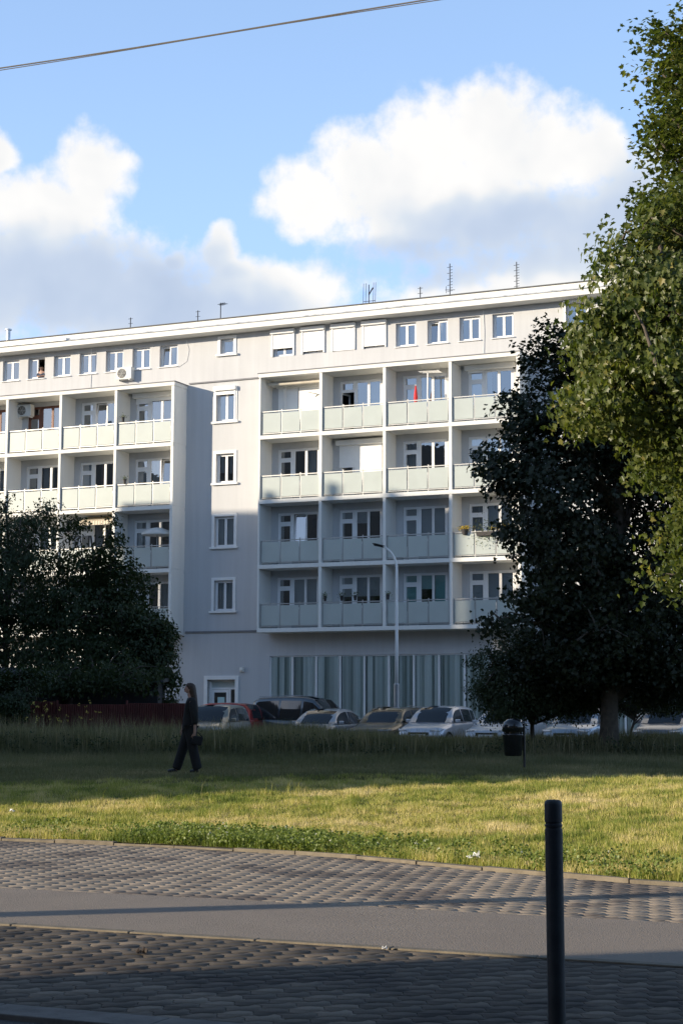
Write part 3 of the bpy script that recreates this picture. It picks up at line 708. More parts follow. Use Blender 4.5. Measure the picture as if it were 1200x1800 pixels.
for s, h, kd in ((-12.26, 1.15, 'cross'), (-8.65, 1.15, 'cross'), (-7.46, 1.4, 'yagi'), (-.05, 1.5, 'fork'), (2.39, 1.15, 'cross'), (3.77, 2.05, 'ladder'), (6.8, 1.8, 'ladder')): antenna(s, 3, zr, h, kd)
q = MB(); q.tube([(3.55, 3, zr + .9), (4.0, 3, zr + .86)], .012, 4); q.tube([(3.6, 3, zr + .75), (3.6, 3, zr + 1.05)], .012, 4); q.build('antenna_arm', M['darksteel'], bl)
q = MB(); q.lathe([(.10, zr), (.10, zr + 1.15), (.16, zr + 1.16), (.16, zr + 1.22)], 12, (-19.16, 3)); q.build('vent_pipe', M['flash'], bl, smooth=False)
q = MB(); q.box(10.0, 10.7, 3, 3.6, zr, zr + .75); q.box(9.95, 10.75, 2.95, 3.65, zr + .75, zr + .83); q.build('chimney', M['cage'], bl)
# awnings
def awning_roll(s0, s1, d, z, m_, parent=bl):
    q = MB(); q.tube([(s0, d, z), (s1, d, z)], .085, 14); ob = q.build('rolled_awning', m_, parent, smooth=False)
    q = MB()
    for s in (s0 + .05, s1 - .05): q.box(s - .03, s + .03, d, BD - .001, z - .05, z + .05)
    q.build('awning_bracket', M['white'], ob); return ob
M['canvas'] = mat('beige_canvas', (.60, .55, .46), .9)
awning_roll(-3.75, -1.2, .62, Z(15.98), M['canvas'])
# striped awning in the left cage
def stripe2():
    m, T, b = mat_new('striped_canvas'); tc = T.n('ShaderNodeTexCoord'); s = T.n('ShaderNodeSeparateXYZ'); T.l(tc.outputs['Object'], s.inputs[0])
    v = T.m('FRACT', T.m('MULTIPLY', s.outputs[0], 7.0)); T.l(T.mix(T.m('GREATER_THAN', v, .55), (.66, .60, .48, 1), (.42, .36, .28, 1)), b.inputs['Base Color']); b.inputs['Roughness'].default_value = .9; return m
M['stripe'] = stripe2()
q = MB(); sa = bay_s('L', 1) + .9; q.quad((sa, BD - .05, Z(10.65)), (sa + 1.9, BD - .05, Z(10.65)), (sa + 1.9, .35, Z(10.35)), (sa, .35, Z(10.35))); q.quad((sa, .35, Z(10.35)), (sa + 1.9, .35, Z(10.35)), (sa + 1.9, .34, Z(10.17)), (sa, .34, Z(10.17)))
q.build('striped_awning', M['stripe'], bl, solid=.01)
# fixed drying frame in the top left bay of the right cage
q = MB()
for x in (0, .12, .24): q.tube([(-1.95 + x * .3, .75 + x, Z(15.55)), (-1.45 + x * .3, .6 + x, Z(15.42))], .012, 5)
q.tube([(-1.5, .6, Z(15.30)), (-1.5, .9, Z(15.45))], .03, 6); q.build('drying_arm', M['steel'], bl)
q = MB()
for x in (0, .07): q.tube([(-3.2 + x, .95, Z(16.1)), (-3.2 + x, .95, Z(14.6))], .02, 6)
q.build('pipe', M['white'], bl)
# ceiling drying rack in the third bay
q = MB()
for j in range(6): q.tube([(3.35, .3 + .1 * j, Z(15.95)), (4.25, .3 + .1 * j, Z(15.92))], .009, 4)
for x in (3.4, 4.2): q.tube([(x, .3, Z(15.95)), (x, .8, Z(15.95))], .012, 4); q.tube([(x, .5, Z(15.95)), (x, .5, Z(16.2))], .006, 4)
q.tube([(3.72, .45, Z(15.93)), (3.72, .4, Z(14.6))], .03, 6); q.build('drying_rack', M['white'], bl)
q = MB(); q.tube([(bay_s('L', 0) + .12, .5, Z(10.1)), (bay_s('L', 0) + .12, .5, Z(9.0))], .03, 5); q.build('wind_chime', M['steel'], bl)

# ------------------------------------------------------------------ unseen blocks added left of the frame, shaped to throw the long shadows
SD = -SH; QD = Vector((-SD.y, SD.x, 0))      # SD: the way shadows fall; QD: across it
def SQ(s, q, z=0): return SD * s + QD * q + Vector((0, 0, z))
def shadow_block(name, label, s0, s1, q0, q1, h0, h1, cols):
    t = thing(name, label, 'building', SQ(s1, q0), 0)
    base = SQ(s1, q0)
    mb = MB(); c = [SQ(s0, q0), SQ(s1, q0), SQ(s1, q1), SQ(s0, q1)]; hh = [h0, h0, h1, h1]
    lo = [p - base for p in c]; hi = [p - base + Vector((0, 0, h)) for p, h in zip(c, hh)]
    mb.add(lo + hi, [(4, 5, 6, 7), (0, 1, 5, 4), (1, 2, 6, 5), (2, 3, 7, 6), (3, 0, 4, 7)])
    mb.build('wall', M['brick'], t)
    nq = max(2, int((q1 - q0) / 3)); 
    for i in range(nq):
        for k in range(int(min(h0, h1) / 2.9) - 1):
            q = q0 + (i + .5) * (q1 - q0) / nq; w = MB(); a = SQ(s1 + .02, q - .6, 1.3 + 2.9 * k) - base; b = SQ(s1 + .02, q + .6, 1.3 + 2.9 * k) - base; up = Vector((0, 0, 1.4))
            w.quad(a, b, b + up, a + up)
            if len([1]) and i % 2 == 0 and k < 4: w.build('window', M['black'], t)
    return t
OCC1 = shadow_block('apartment_building', 'tall grey block added unseen on the left, shaped to keep the far lawn in shadow', -34, -20, 27.5, 57, 21.0, 21.0, 6)
OCC2 = shadow_block('apartment_building', 'lower grey block added unseen behind the tall block on the left, shaped for the facade shadow', -34, -20, 57.05, 64.6, 17.6, 17.6, 2)
OCC3 = shadow_block('apartment_building', 'grey block added unseen farthest back on the left, its sloping roof shaped for the facade shadow', -34, -20, 64.7, 75.2, 20.9, 18.6, 3)
OCC5 = thing('apartment_building', 'wide plain block added unseen behind the viewer to cut sky light on the foreground', 'building', (0, -8, 0))  # added unseen to block low sky light from the near ground
mb = MB(); mb.box(-45, 55, -12, 0, 0, 15.5); mb.build('wall', M['brick'], OCC5)
mb = MB(); mb.box(-45.3, 55.3, -12.3, .3, 15.51, 15.8); mb.build('roof', M['roof'], OCC5)
for i in range(20):
    for k in range(4): mb = MB(); mb.box(-43 + i * 4.9, -41.4 + i * 4.9, .01, .05, 1 + 3 * k, 2.5 + 3 * k); mb.build('window', M['black'], OCC5)
OCC4 = shadow_block('apartment_building', 'grey block added unseen beside the viewer to shade the near pavement', -28, -11, -24, 10.62, 16.0, 16.0, 6)  # added unseen blocker, its edge set by the near shadow line
# chimneys added to the unseen sloping roof, placed for their shadows on the balconies
for q, h in ((66.35, .7), (68.2, 1.1), (70.15, .8)):
    b = SQ(-20, 64.7); mb = MB(); zt = 20.9 + (18.6 - 20.9) * (q - 64.7) / 10.5
    c = [SQ(-24, q) - b, SQ(-22, q) - b, SQ(-22, q + .45) - b, SQ(-24, q + .45) - b]
    mb.add([p + Vector((0, 0, zt - .2)) for p in c] + [p + Vector((0, 0, zt + h)) for p in c], [(4, 5, 6, 7), (0, 1, 5, 4), (1, 2, 6, 5), (2, 3, 7, 6), (3, 0, 4, 7)])
    mb.build('chimney', M['wall'], OCC3)
# tram pole outside the frame: its shadow crosses the path
pp = SQ(-7.5, 13.95)
t = thing('tram_pole', 'tapered concrete pole outside the frame carrying the overhead wire', 'pole', pp)
mb = MB(); mb.lathe([(.24, -.05), (.24, .05), (.20, .1), (.16, 4), (.12, 8.2), (.09, 8.3)], 18); mb.build('pole', M['kerb'], t, smooth=True)
M['wire'] = mat('old_wire', (.16, .15, .14), .6, .3)
# overhead wire pair
t = None
wa, wb = Vector((-3.134, 15, 7.436)), Vector((0.737, 13.5, 7.448)); dw = (wb - wa)
for k, off in enumerate((0.0, 0.013)):
    pts = []
    for j in range(-30, 31):
        f = j / 6.0; p = wa + dw * f; p = p + Vector((0, 0, -off - 0.008 * math.sin(f * 5 + k) + 0.0025 * f * f)); pts.append(p)
    mb = MB(); mb.tube(pts, .0065 if k == 0 else .004, 6); o = mb.build('overhead_wire', M['wire'])
    prop(o, 'upper thicker strand of the overhead wire crossing the sky' if k == 0 else 'lower thinner strand hanging just under the overhead wire in the sky', 'wire')

# ------------------------------------------------------------------ foliage
LEAF_MAPLE = [(0, -.02), (.16, .06), (.42, .02), (.34, .22), (.52, .48), (.26, .50), (.20, .66), (0, 1.0), (-.20, .66), (-.26, .50), (-.52, .48), (-.34, .22), (-.42, .02), (-.16, .06)]
LEAF_MAPLE_LOW = [(0, 0), (.42, .05), (.50, .50), (.2, .6), (0, 1.0), (-.2, .6), (-.50, .50), (-.42, .05)]
LEAF_OVAL = [(0, 0), (.28, .35), (.2, .75), (0, 1), (-.2, .75), (-.28, .35)]
def leaf_mesh(name, centers, size, shape, mt, parent, droop=0.5, out_from=None, seed=1, fold=0.22, vbase=None, vamp=0.35):
    rg = np.random.default_rng(seed); n = len(centers)
    sh = np.array(shape); k = len(sh)
    # two halves folded along the midrib
    top = int(np.argmax(sh[:, 1])); right = list(range(0, top + 1)); left = [0] + list(range(top, k))
    loc = np.zeros((k, 3)); loc[:, 0] = sh[:, 0]; loc[:, 1] = sh[:, 1] - 0.3; loc[:, 2] = np.abs(sh[:, 0]) * fold - 0.18 * sh[:, 1] ** 2
    # orientation
    az = rg.uniform(0, 2 * np.pi, n); nrm = np.stack([np.cos(az), np.sin(az), np.zeros(n)], 1) * rg.uniform(.3, 1.2, (n, 1)); nrm[:, 2] = rg.uniform(.0, .8, n)
    if out_from is not None:
        o = centers - out_from; o /= (np.linalg.norm(o, axis=1, keepdims=True) + 1e-6); nrm += o * .8
    nrm /= np.linalg.norm(nrm, axis=1, keepdims=True)
    d = rg.normal(0, 1, (n, 3)); d[:, 2] -= droop * 2.2; d -= nrm * (d * nrm).sum(1, keepdims=True); d /= np.linalg.norm(d, axis=1, keepdims=True)
    x = np.cross(d, nrm); sz = size * rg.uniform(.6, 1.25, n)
    V = centers[:, None, :] + sz[:, None, None] * (loc[None, :, 0:1] * x[:, None, :] + loc[None, :, 1:2] * d[:, None, :] + loc[None, :, 2:3] * nrm[:, None, :])
    base = (np.arange(n) * k)[:, None]
    lr = np.concatenate([base + np.array(right)[None], base + np.array(left)[None]], 1).ravel()
    per = len(right) + len(left); st = np.stack([np.arange(n) * per, np.arange(n) * per + len(right)], 1).ravel()
    v = rg.random(n) * vamp + (vbase if vbase is not None else 0.5 * (1 - vamp)); v = np.repeat(np.clip(v, 0, 1), 2)
    return np_mesh(name, V.reshape(-1, 3), lr, st, mt, parent, var=v)
def crown_points(lobes, ncl, per, rc, seed, shell=0.5, sprig=0.12, lo=None):
    rg = np.random.default_rng(seed); lobes = np.array(lobes, float)
    vol = (lobes[:, 3] * lobes[:, 4] * lobes[:, 5]) ** 0.8; pr = vol / vol.sum(); P = []; CC = []
    idx = rg.choice(len(lobes), ncl, p=pr)
    for i in idx:
        c = lobes[i, :3]; r = lobes[i, 3:]
        dv = rg.normal(0, 1, 3); dv /= np.linalg.norm(dv); rad = (shell + (1 - shell) * rg.random() ** 0.6)
        if rg.random() < sprig: rad *= rg.uniform(1.0, 1.22)
        CC.append(c + dv * r * rad)
    CC = np.array(CC)
    m = rg.integers(int(per * .5), int(per * 1.5), len(CC)); cid = np.repeat(np.arange(len(CC)), m); nn = len(cid)
    g_ = np.clip(rg.normal(0, 1, (nn, 3)), -1.7, 1.7) * np.array([1, 1, .55]); rad = rc * rg.uniform(.6, 1.3, len(CC))[cid][:, None]
    P = CC[cid] + g_ * rad * .5
    P[:, 2] -= 0.25 * (g_[:, :2] ** 2).sum(1) * rad[:, 0] * .35
    tone = rg.random(len(CC))[cid]
    return CC, P, tone
def trunk_mesh(parent, base, top, r0, r1, limbs, twigs, mt, seed=0, name='trunk'):
    rg = random.Random(seed); mb = MB(); base = Vector(base); top = Vector(top); pts = []; rs = []
    for i in range(9):
        t = i / 8; p = base.lerp(top, t) + Vector((rg.uniform(-1, 1), rg.uniform(-1, 1), 0)) * .10 * min(1, t * 3); pts.append(p); rs.append((r0 * (1.35 if i == 0 else 1)) * (1 - t) + r1 * t)
    mb.tube(pts, rs, 12)
    def along(t): 
        i = min(7, int(t * 8)); f = t * 8 - i; return pts[i].lerp(pts[i + 1], f), rs[i] * (1 - f) + rs[i + 1] * f
    ends = []
    for c in limbs:
        c = Vector(c); zt = (c.z - base.z) / max(.1, (top.z - base.z)); t = max(.16, min(.92, zt * .72)); p, r = along(t)
        a = p; q1 = p.lerp(c, .35) + Vector((0, 0, .25)); q2 = p.lerp(c, .7) + Vector((rg.uniform(-.2, .2), rg.uniform(-.2, .2), .25))
        mb.tube([a, q1, q2, c], [r * .62, r * .42, r * .26, r * .1], 7); ends += [(a, q1), (q1, q2), (q2, c)]
    if len(ends):
        for c in twigs:
            c = Vector(c); best = min(ends, key=lambda e: (e[1] - c).length); 
            if (best[1] - c).length > 3.5: continue
            m = best[1].lerp(c, .5) + Vector((0, 0, .12)); mb.tube([best[1], m, c], [.035, .02, .008], 4, False)
    return mb.build(name, mt, parent, smooth=True)
M['bark'] = mat('bark', (.085, .07, .055), .95, var=.35, vscale=6, bump=1.0, bscale=18)
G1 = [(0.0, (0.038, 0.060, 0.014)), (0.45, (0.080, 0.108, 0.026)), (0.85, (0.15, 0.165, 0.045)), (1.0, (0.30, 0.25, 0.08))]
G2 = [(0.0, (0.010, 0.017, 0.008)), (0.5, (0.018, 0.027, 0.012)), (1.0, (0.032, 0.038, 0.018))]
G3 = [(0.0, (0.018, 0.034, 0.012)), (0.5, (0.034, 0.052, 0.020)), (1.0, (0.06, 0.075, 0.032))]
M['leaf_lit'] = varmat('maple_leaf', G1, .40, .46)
M['leaf_shade'] = varmat('shaded_leaf', G2, .55, .2)  # leaf colour darkened to carry the shade over these crowns
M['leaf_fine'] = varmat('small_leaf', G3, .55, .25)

def tree(name, label, cat, base, top, r0, r1, lobes, ncl, per, rc, size, shape, mt, seed, shell=.5, sprig=.12, group=None, ntwig=120, vamp=.5, droop=.5):
    t = thing(name, label, cat, base, 0, group); b = np.array(base)
    lb = [(x - b[0], y - b[1], z - b[2], rx, ry, rz) for x, y, z, rx, ry, rz in lobes]
    CC, P, tone = crown_points(lb, ncl, per, rc, seed, shell, sprig)
    P = P[P[:, 2] > .15]; tone = tone[:len(P)]
    cen = np.array(lb)[:, :3].mean(0)
    leaf_mesh('crown', P, size, shape, mt, t, droop, cen, seed, vbase=tone * (1 - vamp), vamp=vamp)
    trunk_mesh(t, (0, 0, -.2), Vector(top) - Vector(base), r0, r1, [l[:3] for l in lb] + [CC[i] for i in range(0, min(24, len(CC)))], [CC[i] for i in range(24, min(24 + ntwig, len(CC)))], M['bark'], seed)
    return t
def px(x, y, Y):            # planning aid: where the line of sight through a photo point meets distance Y
    a, b_ = x - 600, y - 900; c, s = math.cos(R(.21)), math.sin(R(.21)); xx = c * a + s * b_; yy = -s * a + c * b_
    cp, sp = math.cos(R(6.89)), math.sin(R(6.89)); d = Vector((xx, 3000 * cp + yy * sp, 3000 * sp - yy * cp)); return Vector((0, 0, 1.55)) + d * (Y / d.y)
def lob(x, y, Y, rx, ry, rz): p = px(x, y, Y); k = Y / 3000; return (p.x, p.y, p.z, rx * k, ry, rz * k)

# big sunlit maple on the right
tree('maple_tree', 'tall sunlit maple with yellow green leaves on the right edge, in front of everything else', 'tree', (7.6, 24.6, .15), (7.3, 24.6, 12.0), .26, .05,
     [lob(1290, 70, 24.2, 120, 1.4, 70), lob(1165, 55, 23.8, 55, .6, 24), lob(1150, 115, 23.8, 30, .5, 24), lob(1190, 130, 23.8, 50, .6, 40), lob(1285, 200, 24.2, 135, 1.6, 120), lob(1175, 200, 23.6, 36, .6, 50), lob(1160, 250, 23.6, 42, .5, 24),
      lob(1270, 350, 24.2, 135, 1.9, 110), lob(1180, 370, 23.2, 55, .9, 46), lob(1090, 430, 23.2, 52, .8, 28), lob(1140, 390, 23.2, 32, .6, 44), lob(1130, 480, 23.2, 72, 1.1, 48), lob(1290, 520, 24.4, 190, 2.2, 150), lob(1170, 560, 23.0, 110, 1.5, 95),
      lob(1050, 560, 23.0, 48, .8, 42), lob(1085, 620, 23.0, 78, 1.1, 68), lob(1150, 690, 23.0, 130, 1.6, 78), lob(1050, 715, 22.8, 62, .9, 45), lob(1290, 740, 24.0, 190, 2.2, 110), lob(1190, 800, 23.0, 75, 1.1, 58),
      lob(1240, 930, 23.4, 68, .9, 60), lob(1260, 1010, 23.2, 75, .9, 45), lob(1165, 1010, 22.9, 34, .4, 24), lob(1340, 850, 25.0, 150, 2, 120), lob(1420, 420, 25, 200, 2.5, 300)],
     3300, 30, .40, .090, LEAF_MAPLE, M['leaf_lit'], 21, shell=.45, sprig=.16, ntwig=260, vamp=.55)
# shaded maple behind it
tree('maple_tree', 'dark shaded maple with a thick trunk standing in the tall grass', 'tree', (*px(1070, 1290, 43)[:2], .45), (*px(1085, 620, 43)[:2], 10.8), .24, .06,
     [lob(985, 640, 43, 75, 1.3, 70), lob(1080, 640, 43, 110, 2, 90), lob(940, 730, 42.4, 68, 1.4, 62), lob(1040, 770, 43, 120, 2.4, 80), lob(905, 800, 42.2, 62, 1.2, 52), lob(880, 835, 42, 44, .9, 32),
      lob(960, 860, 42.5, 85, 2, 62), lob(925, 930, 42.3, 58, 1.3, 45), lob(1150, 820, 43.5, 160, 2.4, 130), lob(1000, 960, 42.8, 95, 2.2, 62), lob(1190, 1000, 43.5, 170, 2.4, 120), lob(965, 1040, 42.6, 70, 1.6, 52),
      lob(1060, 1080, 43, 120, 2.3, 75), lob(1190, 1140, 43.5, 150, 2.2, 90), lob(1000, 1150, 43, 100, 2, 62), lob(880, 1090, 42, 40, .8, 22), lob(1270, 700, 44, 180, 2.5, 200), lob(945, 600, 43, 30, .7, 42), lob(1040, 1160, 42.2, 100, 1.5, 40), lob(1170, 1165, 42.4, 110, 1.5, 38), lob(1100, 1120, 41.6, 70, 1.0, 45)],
     3200, 26, .46, .115, LEAF_MAPLE_LOW, M['leaf_shade'], 22, shell=.3, sprig=.12, ntwig=200)
# hawthorn like bush left of it
tree('hawthorn_bush', 'dense small-leaved bush beside the dark maple, half hiding the parked cars', 'bush', (*px(935, 1300, 44.5)[:2], .45), (*px(930, 1140, 44.5)[:2], 3.6), .07, .02,
     [lob(915, 1130, 44, 62, 1, 38), lob(870, 1165, 44, 42, .8, 30), lob(900, 1210, 44, 66, 1.1, 45), lob(985, 1200, 44.4, 80, 1.2, 62), lob(890, 1245, 43.8, 45, .9, 24), lob(855, 1215, 43.8, 26, .6, 26), lob(1020, 1210, 44.6, 70, 1.2, 40), lob(1170, 1215, 44.6, 80, 1.2, 34), lob(960, 1235, 44, 50, 1, 20)],
     1500, 28, .34, .075, LEAF_OVAL, M['leaf_fine'], 23, shell=.3, sprig=.2, ntwig=140)
tree('garden_bush', 'low dark shrubs behind the maple trunk screening the cars on the right', 'bush', (*px(1110, 1300, 52)[:2], .45), (*px(1110, 1200, 52)[:2], 2.8), .05, .02,
     [lob(985, 1235, 51, 45, .8, 20), lob(1045, 1225, 51.5, 50, .8, 28), lob(1110, 1222, 52, 60, .9, 30), lob(1175, 1228, 52, 50, .9, 26), lob(1240, 1225, 52, 60, .9, 30)],
     620, 26, .34, .09, LEAF_OVAL, M['leaf_shade'], 27, shell=.3, sprig=.25, ntwig=60)
# trees on the left behind the fence
tree('garden_tree', 'tallest of the dark trees behind the red fence, at the left edge', 'tree', (*px(15, 1260, 57)[:2], .4), (*px(15, 870, 57)[:2], 8.7), .13, .03,
     [lob(10, 900, 57, 22, .7, 40), lob(-10, 960, 57, 70, 1.5, 45), lob(50, 960, 56.6, 55, 1.2, 60), lob(20, 1040, 56.6, 110, 2, 75), lob(-70, 1060, 57, 90, 2, 90), lob(30, 1120, 56.6, 110, 2, 62), lob(70, 905, 56.8, 30, .6, 32), lob(-90, 930, 57.5, 60, 1.2, 70)],
     1000, 26, .42, .12, LEAF_OVAL, M['leaf_fine'], 31, shell=.3, sprig=.25, ntwig=160)
tree('garden_tree', 'broad dark tree behind the red fence in front of the left balconies', 'tree', (*px(160, 1260, 56)[:2], .4), (*px(165, 930, 56)[:2], 7.5), .12, .03,
     [lob(150, 1000, 56, 60, 1.3, 42), lob(195, 975, 55.8, 36, .9, 42), lob(205, 925, 55.8, 18, .4, 20), lob(120, 925, 56, 26, .6, 22), lob(215, 1030, 55.8, 48, 1.1, 42), lob(150, 1080, 55.8, 110, 2, 62), lob(235, 1100, 55.6, 62, 1.4, 45), lob(150, 1160, 54.5, 130, 1.4, 50), lob(120, 1195, 51.6, 90, .8, 26), lob(220, 1185, 51.6, 60, .8, 34)],
     1150, 26, .42, .12, LEAF_OVAL, M['leaf_fine'], 32, shell=.28, sprig=.22, ntwig=160)
tree('garden_bush', 'low spreading dark bush at the corner of the left balcony cage', 'bush', (*px(262, 1260, 54.8)[:2], .4), (*px(262, 1120, 54.8)[:2], 3.8), .07, .02,
     [lob(262, 1110, 54.8, 45, 1.1, 36), lob(280, 1150, 54.6, 34, .8, 28), lob(235, 1170, 54.6, 62, 1.1, 45), lob(292, 1195, 54.4, 20, .6, 26), lob(285, 1110, 54.6, 20, .6, 20), lob(295, 1235, 54.2, 16, .5, 12)],
     560, 24, .36, .12, LEAF_OVAL, M['leaf_fine'], 33, shell=.3, sprig=.25, ntwig=100)
tree('garden_bush', 'small dark bush in front of the red fence at the left edge', 'bush', (*px(28, 1290, 48.5)[:2], .4), (*px(28, 1220, 48.5)[:2], 1.6), .03, .01,
     [lob(40, 1195, 49, 60, .6, 22), lob(20, 1235, 48.5, 40, .6, 22), lob(40, 1215, 48.5, 28, .4, 12), lob(5, 1260, 48.5, 40, .5, 18)],
     260, 22, .3, .09, LEAF_OVAL, M['leaf_fine'], 34, shell=.3, sprig=.3, ntwig=30)

# ------------------------------------------------------------------ grass
def blades(name, label, xy, hgt, width, mt, seed, lean=.45, segs=1, vbase=None, cat='grass'):
    rg = np.random.default_rng(seed); n = len(xy); z = lawn_h(xy[:, 0], xy[:, 1]) - .01; b = np.stack([xy[:, 0], xy[:, 1], z], 1)
    a = rg.uniform(0, 2 * np.pi, n); w = np.stack([np.cos(a), np.sin(a), np.zeros(n)], 1) * (width * rg.uniform(.6, 1.3, n))[:, None]
    a2 = rg.uniform(0, 2 * np.pi, n); ln = np.stack([np.cos(a2), np.sin(a2), np.zeros(n)], 1) * (hgt * np.abs(rg.normal(0, lean, n)))[:, None]
    up = np.zeros((n, 3)); up[:, 2] = hgt
    if segs == 1:
        V = np.stack([b - w, b + w, b + ln + up], 1); k = 3; lp = (np.arange(n)[:, None] * k + np.array([0, 1, 2])).ravel(); st = np.arange(n) * 3; rep = 1
    else:
        m = b + ln * .3 + up * .62; V = np.stack([b - w, b + w, m + w * .7, m - w * .7, b + ln + up * .98], 1); k = 5
        lp = (np.arange(n)[:, None] * k + np.array([0, 1, 2, 3, 3, 2, 4])).ravel(); st = np.stack([np.arange(n) * 7, np.arange(n) * 7 + 4], 1).ravel(); rep = 2
    v = np.clip(vbase + rg.normal(0, .12, n), 0, 1)
    o = np_mesh(name, V.reshape(-1, 3), lp, st, mt, None, var=np.repeat(v, rep)); return prop(o, label, cat, kind='stuff')
GG = [(0.0, (0.10, 0.15, 0.02)), (0.3, (0.24, 0.28, 0.05)), (0.55, (0.42, 0.40, 0.10)), (0.8, (0.60, 0.50, 0.22)), (1.0, (0.72, 0.60, 0.36))]
M['grass'] = varmat('mown_grass', GG, .6, .3, tcol=(1.2, 1.25, .6, 1))
M['tall'] = varmat('tall_grass', [(0.0, (0.07, 0.075, 0.032)), (.5, (0.15, 0.145, 0.07)), (.85, (0.25, 0.21, 0.12)), (1, (0.40, .33, .21))], .6, .25)
def scatter(n, y0, y1, seed, margin=2.5, dens=None):
    rg = np.random.default_rng(seed); P = np.zeros((0, 2))
    while len(P) < n:
        y = rg.uniform(y0, y1, n); x = rg.uniform(-1, 1, n) * (.205 * y1 + margin); k = np.abs(x) < .205 * y + margin; x, y = x[k], y[k]
        u = x * U.x + y * U.y; nn = x * N.x + y * N.y; k = nn > kern(u) + .01; x, y = x[k], y[k]
        if dens is not None: k = rg.random(len(x)) < dens(x, y); x, y = x[k], y[k]
        P = np.vstack([P, np.stack([x, y], 1)])
    return P[:n]
def edge_dist(p): u = p[:, 0] * U.x + p[:, 1] * U.y; n = p[:, 0] * N.x + p[:, 1] * N.y; return n - kern(u)
p = scatter(360000, 15.5, 31.5, 41, dens=lambda x, y: np.clip(1.25 - .045 * (y - 16), .3, 1) * np.clip(.45 + 1.3 * fbm(x * 1.3, y * 1.3, 8), 0, 1))
ed = edge_dist(p); lush = np.clip(1.1 - ed / 1.3, 0, 1) * np.clip(2.4 * fbm(p[:, 0] * .8, p[:, 1] * .8, 12) - .5, 0, 1.2); patch = fbm(p[:, 0] * .55, p[:, 1] * .9, 4); f2 = fbm(p[:, 0] * 3, p[:, 1] * 3, 6)
f3 = np.clip(vnoise(p[:, 0] * 5.5, p[:, 1] * 4.0, 61) * 1.7 - .55, 0, 1) ** 1.5
h = (.02 + .055 * f2 ** 1.5 * 1.4 + .085 * lush + .055 * f3) * RNG.uniform(.6, 1.35, len(p)) * np.clip(ed / .12 + .3, .3, 1)
vb = np.clip(.43 + 1.3 * (patch - .36) + .9 * (f2 - .5) - .32 * lush - .22 * f3 + np.where(RNG.random(len(p)) < .12, .35, 0), 0, 1)
blades('grass', 'short sunlit lawn grass, patchy green and straw coloured', p, h, .0042, M['grass'], 42, vbase=vb)
p = scatter(120000, 30.5, 43, 43); f2 = fbm(p[:, 0] * 1.5, p[:, 1] * 1.5, 6); h = (.04 + .06 * f2 + .16 * np.clip((p[:, 1] - 36) / 6, 0, 1)) * RNG.uniform(.6, 1.35, len(p))
blades('grass', 'shaded lawn grass around the path of the walking woman', p, h, .009, M['tall'], 44, vbase=.35 + .9 * (fbm(p[:, 0] * .6, p[:, 1] * .6, 4) - .3))
# taller tufts and seed stalks in the sunlit strip
P_ = []
for (cx, cy, r_, n_) in [(-.75, 28.2, .22, 34), (-4.3, 27.6, .3, 16), (-2.9, 28.0, .1, 3), (-2.4, 28.0, .15, 4)]:
    P_.append(RNG.normal(0, r_, (n_, 2)) * np.array([1, .5]) + np.array([cx, cy]))
P_ = np.vstack(P_); blades('grass', 'longer grass tufts with pale seed stalks at the edge of the shadow', P_, RNG.uniform(.12, .30, len(P_)), .0045, M['grass'], 45, lean=.45, segs=2, vbase=np.full(len(P_), .55))
# tall weeds
p = scatter(150000, 41.5, 50.5, 46, dens=lambda x, y: np.clip(.35 + 1.2 * fbm(x * .9, y * .9, 14), 0, 1)); tg = fbm(p[:, 0] * .6, p[:, 1] * .6, 15)
wside = np.interp(p[:, 0] / p[:, 1], [-.13, -.02, .03, .1], [.84, .88, .64, .72])
h = (.52 + .75 * tg) * wside * np.clip((p[:, 1] - 41.2) / 1.8, .25, 1) * RNG.uniform(.55, 1.15, len(p))
blades('tall_grass', 'tall unmown grass between the lawn and the parked cars', p, h, .011, M['tall'], 47, lean=.28, segs=2, vbase=.1 + .8 * fbm(p[:, 0] * 2.2, p[:, 1] * 1.2, 33))
ps = scatter(5000, 42, 49.5, 62, dens=lambda x, y: np.clip(2 * fbm(x * .8, y * .8, 63) - .5, .05, 1))
blades('tall_grass', 'sparse taller seed stalks standing out of the unmown grass', ps, RNG.uniform(.65, 1.2, len(ps)) * np.interp(ps[:, 0] / ps[:, 1], [-.13, -.02, .03, .1], [1.05, .95, .72, .75]), .009, M['tall'], 64, lean=.22, segs=2, vbase=np.full(len(ps), .8))
# leafy weeds: small leaves on upright stems
rg = np.random.default_rng(48); st_ = scatter(900, 42, 49, 49, dens=lambda x, y: np.clip(2.2 * fbm(x * .7, y * .7, 19) - .5, 0, 1)); hz = rg.uniform(.5, 1.0, len(st_)) * np.interp(st_[:, 0] / st_[:, 1], [-.13, -.02, .03, .1], [.8, .82, .6, .65]) * (.65 + .5 * fbm(st_[:, 0] * .6, st_[:, 1] * .6, 15)); cid = np.repeat(np.arange(len(st_)), 34)
zz = rg.random(len(cid)); c3 = np.stack([st_[cid, 0] + rg.normal(0, .10, len(cid)), st_[cid, 1] + rg.normal(0, .1, len(cid)), lawn_h(st_[cid, 0], st_[cid, 1]) + hz[cid] * (.15 + .85 * zz)], 1)
prop(leaf_mesh('weeds', c3, .06, LEAF_OVAL, M['leaf_fine'], None, .1, None, 50), 'leafy weeds growing among the tall grass', 'weeds', kind='stuff')
